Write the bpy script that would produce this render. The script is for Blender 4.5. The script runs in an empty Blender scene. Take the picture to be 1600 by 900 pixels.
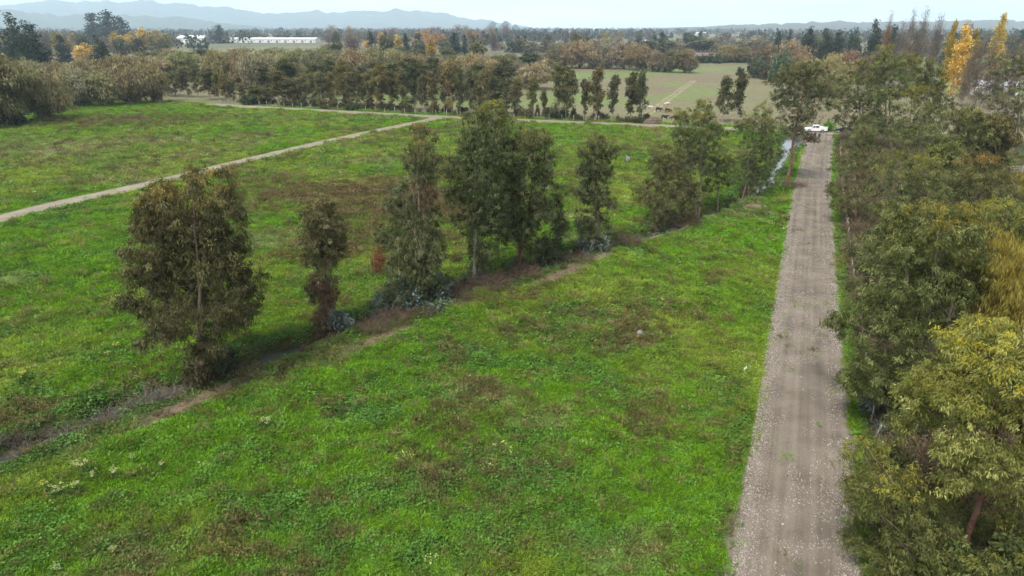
import bpy, bmesh, math, random
import numpy as np
from mathutils import Vector, Matrix

# ------------------------------------------------------------------ camera, sky, sun, exposure
S = bpy.context.scene
CAM_H = 25.0
F = 1067.0                                   # focal length in pixels of the 1600 px wide photograph
PITCH = math.radians(20.9)
cam_d = bpy.data.cameras.new('camera')
cam = bpy.data.objects.new('camera', cam_d)
S.collection.objects.link(cam)
cam.location = (0, 0, CAM_H)
cam.rotation_euler = (math.radians(90) - PITCH, 0, 0)
cam_d.sensor_width = 36.0
cam_d.lens = 36.0 * F / 1600.0
cam_d.clip_start = 0.5
cam_d.clip_end = 60000
S.camera = cam

SUN_EL, SUN_AZ = math.radians(55), math.radians(215)     # high, from behind the camera on the left
w = bpy.data.worlds.new("World")
S.world = w
w.use_nodes = True
nt = w.node_tree
nt.nodes.clear()
N = nt.nodes.new
out = N('ShaderNodeOutputWorld'); bg = N('ShaderNodeBackground'); sky = N('ShaderNodeTexSky')
sky.sky_type = 'NISHITA'; sky.sun_disc = False
sky.sun_elevation = SUN_EL; sky.sun_rotation = SUN_AZ
sky.air_density = 1.0; sky.dust_density = 2.0
tc = N('ShaderNodeTexCoord'); mp = N('ShaderNodeMapping'); mp.inputs['Scale'].default_value = (3, 3, 26)
nz = N('ShaderNodeTexNoise'); nz.inputs['Scale'].default_value = 1.6; nz.inputs['Detail'].default_value = 6; nz.inputs['Roughness'].default_value = 0.55
rp = N('ShaderNodeValToRGB')
rp.color_ramp.elements[0].position = 0.36; rp.color_ramp.elements[0].color = (3.15, 3.5, 3.8, 1)
rp.color_ramp.elements[1].position = 0.64; rp.color_ramp.elements[1].color = (4.7, 4.7, 4.75, 1)
mx = N('ShaderNodeMix'); mx.data_type = 'RGBA'; mx.inputs['Factor'].default_value = 0.9
L = nt.links.new
L(tc.outputs['Generated'], mp.inputs['Vector']); L(mp.outputs['Vector'], nz.inputs['Vector']); L(nz.outputs['Fac'], rp.inputs['Fac'])
L(sky.outputs['Color'], mx.inputs['A']); L(rp.outputs['Color'], mx.inputs['B']); L(mx.outputs['Result'], bg.inputs['Color'])
bg.inputs['Strength'].default_value = 0.088
L(bg.outputs['Background'], out.inputs['Surface'])

sun_d = bpy.data.lights.new('sun', 'SUN'); sun = bpy.data.objects.new('sun', sun_d); S.collection.objects.link(sun)
sun_d.energy = 1.5; sun_d.angle = math.radians(16); sun_d.color = (1.0, 0.965, 0.91)
sdir = Vector((math.sin(SUN_AZ) * math.cos(SUN_EL), math.cos(SUN_AZ) * math.cos(SUN_EL), math.sin(SUN_EL)))
sun.rotation_euler = sdir.to_track_quat('Z', 'Y').to_euler()
sun.location = sdir * 100
S.view_settings.view_transform = 'Standard'; S.view_settings.look = 'None'
S.view_settings.gamma = 1.0; S.view_settings.exposure = 1.85
S.view_settings.use_curve_mapping = False
S.cycles.max_bounces = 6; S.cycles.diffuse_bounces = 3; S.cycles.transmission_bounces = 4; S.cycles.glossy_bounces = 2
S.cycles.volume_bounces = 2; S.cycles.use_denoising = True; S.cycles.adaptive_threshold = .02

# ------------------------------------------------------------------ helpers
COL = S.collection
SP, CP = math.sin(PITCH), math.cos(PITCH)

def ray(px, py):
    dx, dy = (px - 800) / F, (450 - py) / F
    return dx, CP + dy * SP, -SP + dy * CP

def at(px, py, z=0.0):
    """Ground point seen at a pixel of the photograph, at height z."""
    a, b, c = ray(px, py)
    t = (z - CAM_H) / c
    return (a * t, b * t)

def upright(px, py, Y):
    """Point on the vertical plane at distance Y seen at a pixel; and metres per pixel there."""
    a, b, c = ray(px, py)
    t = Y / b
    return a * t, CAM_H + c * t, t / F

rng = np.random.default_rng(7)

def obj(name, data, parent=None, mat=None, **props):
    o = bpy.data.objects.new(name, data)
    COL.objects.link(o)
    if parent is not None:
        o.parent = parent
    if mat is not None and data is not None and len(data.materials) == 0:
        data.materials.append(mat)
    for k, v in props.items():
        o[k] = v
    return o

def thing(name, label, cat, loc=(0, 0, 0), rz=0, group=None):
    o = bpy.data.objects.new(name, None)
    COL.objects.link(o)
    o.empty_display_size = 0.3
    o.location = loc; o.rotation_euler = (0, 0, rz)
    o['label'] = label; o['category'] = cat
    if group:
        o['group'] = group
    return o

def mesh_np(name, V, Fc, cols=None, smooth=False, mat=None):
    """Mesh from numpy: V (n,3), Fc (m,k) with k = 3 or 4, cols per face (m,3)."""
    V = np.asarray(V, np.float32); Fc = np.asarray(Fc, np.int32)
    me = bpy.data.meshes.new(name)
    m, k = Fc.shape
    me.vertices.add(len(V)); me.vertices.foreach_set('co', V.ravel())
    me.loops.add(m * k); me.loops.foreach_set('vertex_index', Fc.ravel())
    me.polygons.add(m)
    me.polygons.foreach_set('loop_start', np.arange(0, m * k, k, dtype=np.int32))
    me.polygons.foreach_set('loop_total', np.full(m, k, np.int32))
    if smooth:
        me.polygons.foreach_set('use_smooth', np.ones(m, bool))
    me.update(calc_edges=True)
    if cols is not None:
        a = me.attributes.new('col', 'FLOAT_COLOR', 'FACE')
        c4 = np.ones((m, 4), np.float32); c4[:, :3] = cols
        a.data.foreach_set('color', c4.ravel())
    if mat:
        me.materials.append(mat)
    return me

def nrm(v):
    return v / (np.linalg.norm(v, axis=-1, keepdims=True) + 1e-9)

def rand_dir(n, g):
    return nrm(g.normal(size=(n, 3)))

def lerp(a, b, t):
    return a + (b - a) * t

def sstep(a, b, x):
    t = np.clip((x - a) / (b - a), 0, 1)
    return t * t * (3 - 2 * t)

_tab = np.random.default_rng(99).random((256, 256)).astype(np.float32)

def vnoise(x, y, s, seed=0):
    x = np.asarray(x) / s + seed * 17.31; y = np.asarray(y) / s + seed * 9.77
    xi = np.floor(x).astype(int); yi = np.floor(y).astype(int)
    fx = x - xi; fy = y - yi
    fx = fx * fx * (3 - 2 * fx); fy = fy * fy * (3 - 2 * fy)
    a = _tab[xi & 255, yi & 255]; b = _tab[(xi + 1) & 255, yi & 255]
    c = _tab[xi & 255, (yi + 1) & 255]; d = _tab[(xi + 1) & 255, (yi + 1) & 255]
    return (a * (1 - fx) + b * fx) * (1 - fy) + (c * (1 - fx) + d * fx) * fy

def fbm(x, y, s, seed=0, oct=4, gain=0.5):
    r = 0; amp = 1; tot = 0
    for i in range(oct):
        r = r + amp * vnoise(x, y, s / 2 ** i, seed + i * 3)
        tot += amp; amp *= gain
    return r / tot

def poly_dist(X, Y, pts):
    """Distance to a polyline and position along it (metres)."""
    best = np.full(np.shape(X), 1e9); along = np.zeros(np.shape(X)); acc = 0
    for (x0, y0), (x1, y1) in zip(pts[:-1], pts[1:]):
        dx, dy = x1 - x0, y1 - y0; l = math.hypot(dx, dy)
        t = np.clip(((X - x0) * dx + (Y - y0) * dy) / (l * l), 0, 1)
        d = np.hypot(X - x0 - t * dx, Y - y0 - t * dy)
        u = d < best
        best = np.where(u, d, best); along = np.where(u, acc + t * l, along)
        acc += l
    return best, along

def resample(pts, step):
    pts = np.array(pts, float)
    # smooth with Chaikin
    for _ in range(3):
        a = pts[:-1] * .75 + pts[1:] * .25; b = pts[:-1] * .25 + pts[1:] * .75
        pts = np.vstack([pts[:1], np.stack([a, b], 1).reshape(-1, 2), pts[-1:]])
    d = np.r_[0, np.cumsum(np.hypot(*np.diff(pts, axis=0).T))]
    s = np.arange(0, d[-1], step)
    return np.stack([np.interp(s, d, pts[:, 0]), np.interp(s, d, pts[:, 1])], 1)

# ------------------------------------------------------------------ materials
def mat(name, col=(.5, .5, .5), rough=.8, spec=.3, noise=None, bump=None, metal=0):
    """noise = (scale, colour2, detail); bump = (scale, strength, distance)."""
    m = bpy.data.materials.new(name); m.use_nodes = True
    n = m.node_tree; b = n.nodes['Principled BSDF']
    b.inputs['Base Color'].default_value = (*col, 1); b.inputs['Roughness'].default_value = rough
    b.inputs['Specular IOR Level'].default_value = spec; b.inputs['Metallic'].default_value = metal
    t = n.nodes.new('ShaderNodeTexCoord')
    if noise:
        x = n.nodes.new('ShaderNodeTexNoise'); x.inputs['Scale'].default_value = noise[0]; x.inputs['Detail'].default_value = noise[2] if len(noise) > 2 else 5
        r = n.nodes.new('ShaderNodeValToRGB')
        r.color_ramp.elements[0].position = .32; r.color_ramp.elements[1].position = .68
        r.color_ramp.elements[0].color = (*col, 1); r.color_ramp.elements[1].color = (*noise[1], 1)
        n.links.new(t.outputs['Object'], x.inputs['Vector']); n.links.new(x.outputs['Fac'], r.inputs['Fac']); n.links.new(r.outputs['Color'], b.inputs['Base Color'])
    if bump:
        x = n.nodes.new('ShaderNodeTexNoise'); x.inputs['Scale'].default_value = bump[0]; x.inputs['Detail'].default_value = 6
        u = n.nodes.new('ShaderNodeBump'); u.inputs['Strength'].default_value = bump[1]; u.inputs['Distance'].default_value = bump[2]
        n.links.new(t.outputs['Object'], x.inputs['Vector']); n.links.new(x.outputs['Fac'], u.inputs['Height']); n.links.new(u.outputs['Normal'], b.inputs['Normal'])
    return m

def leaf_mat(name, source, rough=.7, spec=.10, trans=.33, objcol=True):
    """Leaf material: colour from the mesh ('GEOMETRY') or from the scattered point ('INSTANCER')."""
    m = bpy.data.materials.new(name); m.use_nodes = True
    n = m.node_tree; b = n.nodes['Principled BSDF']; o = n.nodes['Material Output']
    a = n.nodes.new('ShaderNodeAttribute'); a.attribute_name = 'col'; a.attribute_type = source
    src = a.outputs['Color']
    if objcol:
        oi = n.nodes.new('ShaderNodeObjectInfo'); mu = n.nodes.new('ShaderNodeMix'); mu.data_type = 'RGBA'; mu.blend_type = 'MULTIPLY'
        mu.inputs['Factor'].default_value = 1
        n.links.new(src, mu.inputs['A']); n.links.new(oi.outputs['Color'], mu.inputs['B']); src = mu.outputs['Result']
    n.links.new(src, b.inputs['Base Color'])
    b.inputs['Roughness'].default_value = rough; b.inputs['Specular IOR Level'].default_value = spec
    tr = n.nodes.new('ShaderNodeBsdfTranslucent'); n.links.new(src, tr.inputs['Color'])
    ms = n.nodes.new('ShaderNodeMixShader'); ms.inputs['Fac'].default_value = trans
    n.links.new(b.outputs['BSDF'], ms.inputs[1]); n.links.new(tr.outputs['BSDF'], ms.inputs[2]); n.links.new(ms.outputs['Shader'], o.inputs['Surface'])
    return m

M_LEAF = leaf_mat('leaf', 'GEOMETRY')
M_GRASS = leaf_mat('grass_blade', 'INSTANCER', rough=.8, spec=.05, trans=.3, objcol=False)
M_STONE = leaf_mat('gravel_stone', 'INSTANCER', rough=.85, spec=.2, trans=0, objcol=False)
M_BARK = mat('bark_brown', (.13, .085, .06), .9, .2, (3.0, (.24, .19, .155)), (14, .6, .05))
M_BARKRED = mat('bark_red', (.105, .045, .027), .9, .15, (1.6, (.19, .12, .088)), (9, .9, .08))
M_BARKDARK = mat('bark_dark', (.06, .05, .042), .9, .2, (3.0, (.12, .1, .085)))
M_BARKPALE = mat('bark_pale', (.2, .17, .14), .9, .2, (3.0, (.33, .29, .24)))
M_WOOD = mat('weathered_wood', (.2, .165, .13), .9, .2, (6, (.32, .28, .23)))
M_WOODPALE = mat('pale_post', (.36, .33, .28), .9, .2, (6, (.25, .22, .18)))
M_WIRE = mat('fence_wire', (.3, .3, .3), .5, .5, metal=.8)

# ------------------------------------------------------------------ layout lines (ground metres)
ROAD = resample([at(1236, 1010), at(1242, 900), at(1250, 700), at(1256, 560), at(1262, 420), at(1268, 300), at(1277, 240), at(1284, 208)], .6)
ROADW = 2.82
PATH = resample([at(-260, 395), at(-60, 357), at(0, 342), at(90, 318), at(210, 293), at(340, 262), at(450, 235), at(560, 210), at(650, 192), at(690, 183)], .6)
PATHW = 2.1
TRACK = resample([at(330, 163), at(400, 167.5), at(550, 175.5), at(690, 183), at(850, 189.5), at(1010, 196), at(1150, 201.5), at(1290, 207.5), at(1450, 213), at(1700, 222)], .9)
TRACKW = 2.9
STREAM = resample([at(-260, 800), at(0, 712), at(200, 632), at(320, 590), at(430, 550), at(560, 506), at(690, 462), at(800, 428), at(930, 388), at(1050, 352), at(1140, 322), at(1195, 288), at(1212, 262), at(1228, 236), at(1246, 212), at(1262, 194)], 1.0)
BARE = [at(-200, 815), at(0, 745), at(150, 690), at(280, 640), at(360, 605), at(450, 570), at(560, 545), at(640, 512), at(710, 482), at(830, 448), at(900, 420), at(985, 382), at(1060, 358), at(1120, 335), at(1190, 322)]
STR_L = poly_dist(np.array([STREAM[-1][0]]), np.array([STREAM[-1][1]]), STREAM)[1][0]

POOL = poly_dist(np.array([at(425, 551)[0]]), np.array([at(425, 551)[1]]), STREAM)[1][0]
def stream_w(s):                     # half width of the water along the stream
    f = s / STR_L
    return .12 + .3 * sstep(.2, .4, f) + .18 * np.sin(s * .23) + 1.9 * sstep(.76, .83, f) + .7 * np.exp(-((s - POOL) / 2.5) ** 2)

def ellipse(px, py, rx, ry):
    cx, cy = at(px, py)
    x1, _ = at(px + rx, py)
    y0 = at(px, py + ry)[1]; y1 = at(px, py - ry)[1]
    return cx, (y0 + y1) / 2, x1 - cx, (y1 - y0) / 2

BROWN = [(600, 330, 190, 55, 1.25), (440, 300, 60, 22, 1.1), (150, 192, 110, 9, .9), (300, 185, 90, 6, .5), (930, 520, 150, 45, .32), (1010, 650, 90, 35, .45), (720, 720, 120, 35, .25),
         (760, 790, 60, 25, .25), (880, 640, 70, 20, .4), (430, 290, 60, 20, .7), (620, 205, 90, 8, .4), (240, 600, 60, 25, .3), (480, 390, 50, 30, .5), (900, 300, 40, 20, .3), (1100, 500, 40, 15, .4)]
DRY = [(150, 225, 220, 16, .8), (40, 250, 120, 20, .6), (200, 280, 100, 10, .5), (900, 225, 120, 12, .4), (760, 620, 110, 26, .4), (850, 660, 60, 16, .5), (430, 730, 60, 30, .4), (320, 400, 120, 40, .25), (560, 225, 70, 8, .5), (80, 700, 70, 20, .25)]
DARKW = [(720, 550, 150, 40, .8), (240, 690, 110, 25, .7), (560, 640, 110, 40, .6), (420, 800, 120, 40, .7), (650, 760, 110, 40, .8), (900, 590, 110, 30, .6), (930, 530, 150, 40, .8), (760, 740, 120, 36, .7), (200, 850, 110, 35, .6), (900, 830, 90, 40, .5), (80, 640, 70, 20, .7), (150, 560, 140, 20, .5), (560, 430, 90, 25, .5), (1010, 470, 120, 30, .5), (620, 860, 120, 30, .6)]
LUSH = [(1130, 480, 70, 120, .8), (1120, 700, 40, 140, .9), (1040, 420, 120, 40, .7), (250, 178, 130, 8, .9), (560, 455, 70, 40, .6), (60, 470, 120, 60, .6), (900, 860, 160, 40, .3), (600, 180, 60, 6, .7), (900, 205, 90, 8, .8), (150, 520, 150, 50, .5), (1080, 360, 100, 25, .6), (30, 210, 60, 14, .8)]

def blobs(X, Y, lst, seed):
    m = np.zeros(np.shape(X))
    wob = fbm(X, Y, 9, seed, 4, .6)
    for i, (px, py, rx, ry, s) in enumerate(lst):
        cx, cy, ax, ay = ellipse(px, py, rx, ry)
        r = np.hypot((X - cx) / ax, (Y - cy) / ay)
        m = np.maximum(m, s * sstep(1.35, .2, r + 1.9 * (wob - .5)))
    return m

def road_masks(X, Y):
    dr, _ = poly_dist(X, Y, ROAD[::4]); dp, _ = poly_dist(X, Y, PATH[::5]); dt, _ = poly_dist(X, Y, TRACK[::5])
    return dr, dp, dt

def side_of_road(X, Y):              # + on the right of the gravel road
    (x0, y0), (x1, y1) = ROAD[10], ROAD[-10]
    return ((X - x0) * (y1 - y0) - (Y - y0) * (x1 - x0)) / math.hypot(x1 - x0, y1 - y0)

def beyond_track(X, Y):              # + behind the cross track
    (x0, y0), (x1, y1) = TRACK[0], TRACK[-1]
    return (-(X - x0) * (y1 - y0) + (Y - y0) * (x1 - x0)) / math.hypot(x1 - x0, y1 - y0)

def ground_z(X, Y, full=False):
    dr, dp, dt = road_masks(X, Y)
    flat = np.minimum(np.minimum(sstep(ROADW - .2, ROADW + 1.6, dr), sstep(PATHW - .2, PATHW + 1.4, dp)), sstep(TRACKW - .2, TRACKW + 1.5, dt))
    near = sstep(330, 200, Y)
    z = flat * near * (.34 * (fbm(X, Y, 6.0, 3, 3) - .5) + .42 * sstep(.45, .8, fbm(X, Y, 2.4, 5, 3, .6)) + .12 * (fbm(X, Y, 1.2, 6, 2) - .5))
    ds, al = poly_dist(X, Y, STREAM[::3])
    hw = stream_w(al)
    d = ds + .5 * (fbm(X, Y, 2.2, 8, 2) - .5)
    z = z - 1.25 * sstep(hw + 1.5, hw - .1, d) * sstep(ROADW + .1, ROADW + 1.2, dr) * sstep(TRACKW, TRACKW + 1.5, dt)
    z = z + .18 * np.exp(-((ds - hw - 2.2) / .9) ** 2) * flat
    return (z, dr, dp, dt, ds, al, hw) if full else z

A = lambda *c: np.array(c, np.float32)
C_LUSH, C_MID, C_YEL, C_DARK = A(.078, .174, .008), A(.100, .150, .016), A(.146, .188, .026), A(.040, .082, .012)
C_BROWN, C_DRY, C_SOIL, C_PAST = A(.098, .066, .029), A(.20, .19, .095), A(.16, .122, .088), A(.135, .128, .066)

LITTER = [(322, 594, 2.8), (380, 590, 2.2), (512, 515, 1.6), (655, 476, 2.2), (700, 470, 1.8), (746, 442, 2.2), (780, 440, 2.4), (806, 426, 2.2), (866, 402, 1.5), (936, 392, 1.8), (1040, 352, 2.2), (1092, 336, 1.6), (1122, 327, 1.2), (1166, 307, 1.8), (1228, 287, 2.0)]
def ground_cols(X, Y):
    """Colour of the turf itself by place, and the masks the weeds are sown by."""
    z, dr, dp, dt, ds, al, hw = ground_z(X, Y, True)
    right = side_of_road(X, Y); beyond = beyond_track(X, Y)
    br = blobs(X, Y, BROWN, 21); dy = blobs(X, Y, DRY, 31); dk = blobs(X, Y, DARKW, 41); lu = blobs(X, Y, LUSH, 51)
    n1 = fbm(X, Y, 8, 11, 5, .62); n2 = fbm(X, Y, 3.2, 12, 4, .6); n3 = fbm(X, Y, 22, 13, 4, .55); n4 = fbm(X, Y, 1.3, 14, 3)
    lit = sstep(-60, -10, X) * 0 + 1
    br = np.clip(br * (.35 + .65 * sstep(.3, .62, n2 + .03)) * .8 + .35 * sstep(.58, .74, n1) * sstep(.38, .6, n2), 0, 1) * (1 - .5 * lu)
    dy = np.clip(dy * sstep(.3, .65, n2 + .05) + .5 * sstep(.62, .75, fbm(X, Y, 11, 15, 4, .6)), 0, 1) * (1 - .6 * lu)
    dk = np.clip(dk * sstep(.35, .55, n2) + .9 * np.exp(-((ds - hw - 1.7) / .9) ** 2) * sstep(.3, .5, n1) + .55 * sstep(.58, .68, fbm(X, Y, 5, 16, 4, .6)), 0, 1) * (1 - .4 * lu)
    e = lambda m: m[..., None]
    c = lerp(C_MID, C_YEL, e(sstep(.36, .60, fbm(X, Y, 10, 17, 5, .62))))
    c = lerp(c, C_LUSH, e(np.clip(lu + sstep(.5, .62, n3), 0, 1) * .85))
    c = lerp(c, C_DRY, e(dy * .8)); c = lerp(c, C_DARK, e(dk * .75)); c = lerp(c, C_BROWN, e(br * .85))
    # pasture behind the cross track, and the fields far behind it
    past = lerp(C_PAST, A(.135, .112, .066), e(sstep(.4, .62, fbm(X, Y, 30, 61, 4)))); past = lerp(past, A(.11, .15, .045), e(sstep(.56, .68, fbm(X, Y, 55, 62, 4))))
    c = lerp(c, past, e(sstep(1, 7, beyond)))
    # fields in a grid turned like the roads
    u = X * .92 - Y * .39; v = X * .39 + Y * .92
    ci = (np.floor(u / 170 + .2 * np.sin(v / 400)).astype(int)) & 255; cj = np.floor(v / 230).astype(int) & 255
    h = _tab[ci, cj]
    fld = np.where(e(h < .3), A(.125, .125, .07), np.where(e(h < .42), A(.15, .10, .075), np.where(e(h < .52), A(.095, .14, .05), np.where(e(h < .8), A(.125, .11, .07), A(.10, .105, .06)))))
    fld = fld * e(.8 + .4 * fbm(X, Y, 60, 63, 3))
    c = lerp(c, fld, e(sstep(470, 560, Y + 40 * (n3 - .5))))
    # copse floor on the right of the road
    g = sstep(4.6, 6.2, right + 1.6 * (n2 - .5)) * (1 - sstep(-3, 0, beyond)) * sstep(78, 60, right)
    flo = lerp(A(.105, .075, .046), A(.085, .092, .034), e(sstep(.4, .6, n1)))
    c = lerp(c, flo, e(g * .9))
    c = lerp(c, C_LUSH * A(.9, .9, 1), e(sstep(6.2, 5.0, right) * sstep(2.5, 3.6, right) * (1 - sstep(-4, 0, beyond)) * .8))
    # trodden earth along the ditch, ditch banks
    db, _ = poly_dist(X, Y, BARE)
    bare = sstep(1.35, .45, db + 1.3 * (n2 - .4)) * sstep(.40, .56, fbm(X, Y, 6, 71, 3) + .10 * np.exp(-((X + 21) / 4.5) ** 2) + .12 * np.exp(-((X + 5) / 7) ** 2)) * (.15 + .85 * sstep(-27, -23.5, X))
    bank = sstep(hw + 1.9, hw + .5, ds + 1.6 * (n2 - .5))
    c = lerp(c, A(.062, .058, .034), e(bank * .8)); c = lerp(c, lerp(C_SOIL, A(.13, .092, .062), e(sstep(.4, .6, n1))), e(bare))
    road = np.maximum(np.maximum(sstep(ROADW + .5, ROADW, dr), sstep(PATHW + .4, PATHW - .1, dp)), sstep(TRACKW + .5, TRACKW, dt))
    # pale tractor trail over the pasture
    dl, _ = poly_dist(X, Y, [at(1006, 182), at(1040, 158), at(1083, 126)])
    c = lerp(c, A(.24, .21, .13), e(sstep(.55, .2, np.abs(dl - .9) + .5 * (n2 - .5)) * .8))
    lit_ = np.zeros(np.shape(X))
    for px_, py_, r_ in LITTER:
        lx, ly = at(px_, py_)
        lit_ = np.maximum(lit_, sstep(r_, r_ * .3, np.hypot(X - lx, Y - ly) + 1.5 * (n2 - .5)))
    c = lerp(c, A(.095, .068, .046), e(lit_ * .85)); bare = np.maximum(bare, lit_ * .75)
    return c * e(.8 + .4 * n4), dict(br=br, dy=dy, dk=dk, lu=lu, bare=bare, bank=bank, road=road, right=right, beyond=beyond, ds=ds, hw=hw, dr=dr, dp=dp, dt=dt, z=z, grove=g)

# ------------------------------------------------------------------ ground
def geo(a, b, r):
    o = [a]
    st = .7
    while o[-1] < b:
        st *= r; o.append(o[-1] + st)
    return np.array(o)

xs_near = np.arange(-100, 116, .7)
xl = -geo(100, 12500, 1.045)[1:][::-1]; xr = geo(xs_near[-1], 12500, 1.045)[1:]
ys_near = np.arange(8, 232, .7); yf = geo(ys_near[-1], 13000, 1.028)[1:]
gx = np.r_[xl, xs_near, xr]; gy = np.r_[-60, -25, ys_near, yf]
GX, GY = np.meshgrid(gx, gy)
gc, gm = ground_cols(GX, GY)
thatch_shade = (1 - gm['road']) * (1 - gm['bare']) * (gm['beyond'] < 2) * (GX > -205) * (GY < 262)      # Thatch colour, darkened to paint shade into the gaps between the tufts
gc = gc * (1 - .42 * thatch_shade)[..., None]
V = np.stack([GX, GY, gm['z']], -1).reshape(-1, 3)
nx, ny = len(gx), len(gy)
ii = (np.arange(ny - 1)[:, None] * nx + np.arange(nx - 1)[None]).ravel()
Fq = np.stack([ii, ii + 1, ii + nx + 1, ii + nx], 1)
me = mesh_np('ground', V, Fq, smooth=True)
a = me.attributes.new('col', 'FLOAT_COLOR', 'POINT'); c4 = np.ones((len(V), 4), np.float32); c4[:, :3] = gc.reshape(-1, 3); a.data.foreach_set('color', c4.ravel())

def ground_mat():
    m = bpy.data.materials.new('turf'); m.use_nodes = True
    n = m.node_tree; b = n.nodes['Principled BSDF']; b.inputs['Roughness'].default_value = .9; b.inputs['Specular IOR Level'].default_value = .15
    a = n.nodes.new('ShaderNodeAttribute'); a.attribute_name = 'col'
    t = n.nodes.new('ShaderNodeTexCoord')
    x = n.nodes.new('ShaderNodeTexNoise'); x.inputs['Scale'].default_value = 2.6; x.inputs['Detail'].default_value = 8; x.inputs['Roughness'].default_value = .7
    r = n.nodes.new('ShaderNodeMapRange'); r.inputs['From Min'].default_value = .25; r.inputs['From Max'].default_value = .75; r.inputs['To Min'].default_value = .5; r.inputs['To Max'].default_value = 1.5
    mu = n.nodes.new('ShaderNodeMix'); mu.data_type = 'RGBA'; mu.blend_type = 'MULTIPLY'; mu.inputs['Factor'].default_value = 1
    n.links.new(t.outputs['Object'], x.inputs['Vector']); n.links.new(x.outputs['Fac'], r.inputs['Value']); n.links.new(a.outputs['Color'], mu.inputs['A']); n.links.new(r.outputs['Result'], mu.inputs['B'])
    n.links.new(mu.outputs['Result'], b.inputs['Base Color'])
    u = n.nodes.new('ShaderNodeBump'); u.inputs['Strength'].default_value = .7; u.inputs['Distance'].default_value = .15
    n.links.new(x.outputs['Fac'], u.inputs['Height']); n.links.new(u.outputs['Normal'], b.inputs['Normal'])
    return m
obj('ground', me, mat=ground_mat(), kind='structure')

# ------------------------------------------------------------------ roads
def strip(name, line, hw, mt, lift=.03, crown=.05, ncol=14, rag=.35, seed=1, taper=None):
    line = np.asarray(line); n = len(line)
    d = np.gradient(line, axis=0); d = d / np.linalg.norm(d, axis=1, keepdims=True); nr = np.stack([d[:, 1], -d[:, 0]], 1)
    s = np.r_[0, np.cumsum(np.hypot(*np.diff(line, axis=0).T))]
    hw = hw + taper(s / s[-1]) if taper else hw
    wl = hw + rag * 2 * (fbm(s, s * 0 + 3, 2.2, seed, 4, .65) - .5) + .9 * rag * (fbm(s, s * 0 + 9, 13, seed, 2) - .5)
    wr = hw + rag * 2 * (fbm(s, s * 0 + 5, 2.2, seed + 7, 4, .65) - .5) + .9 * rag * (fbm(s, s * 0 + 19, 13, seed, 2) - .5)
    u = np.linspace(-1, 1, ncol)
    off = np.where(u[None] < 0, u[None] * wl[:, None], u[None] * wr[:, None])
    P = line[:, None] + nr[:, None] * off[..., None]
    z = lift + crown * (1 - u[None] ** 2) - .07 * (np.abs(u[None]) > .99) + .035 * (fbm(P[..., 0], P[..., 1], 1.1, seed + 3, 2) - .5)
    Vv = np.concatenate([P, z[..., None]], -1).reshape(-1, 3)
    i = (np.arange(n - 1)[:, None] * ncol + np.arange(ncol - 1)[None]).ravel()
    m = mesh_np(name, Vv, np.stack([i, i + 1, i + ncol + 1, i + ncol], 1)[:, ::-1], smooth=True)
    uv = m.attributes.new('lane', 'FLOAT_VECTOR', 'POINT')
    uvd = np.zeros((n, ncol, 3), np.float32); uvd[..., 0] = off; uvd[..., 1] = s[:, None]; uv.data.foreach_set('vector', uvd.ravel())
    if m.polygons[0].normal.z < 0:
        m.flip_normals()
    return obj(name, m, mat=mt, kind='structure')

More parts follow.
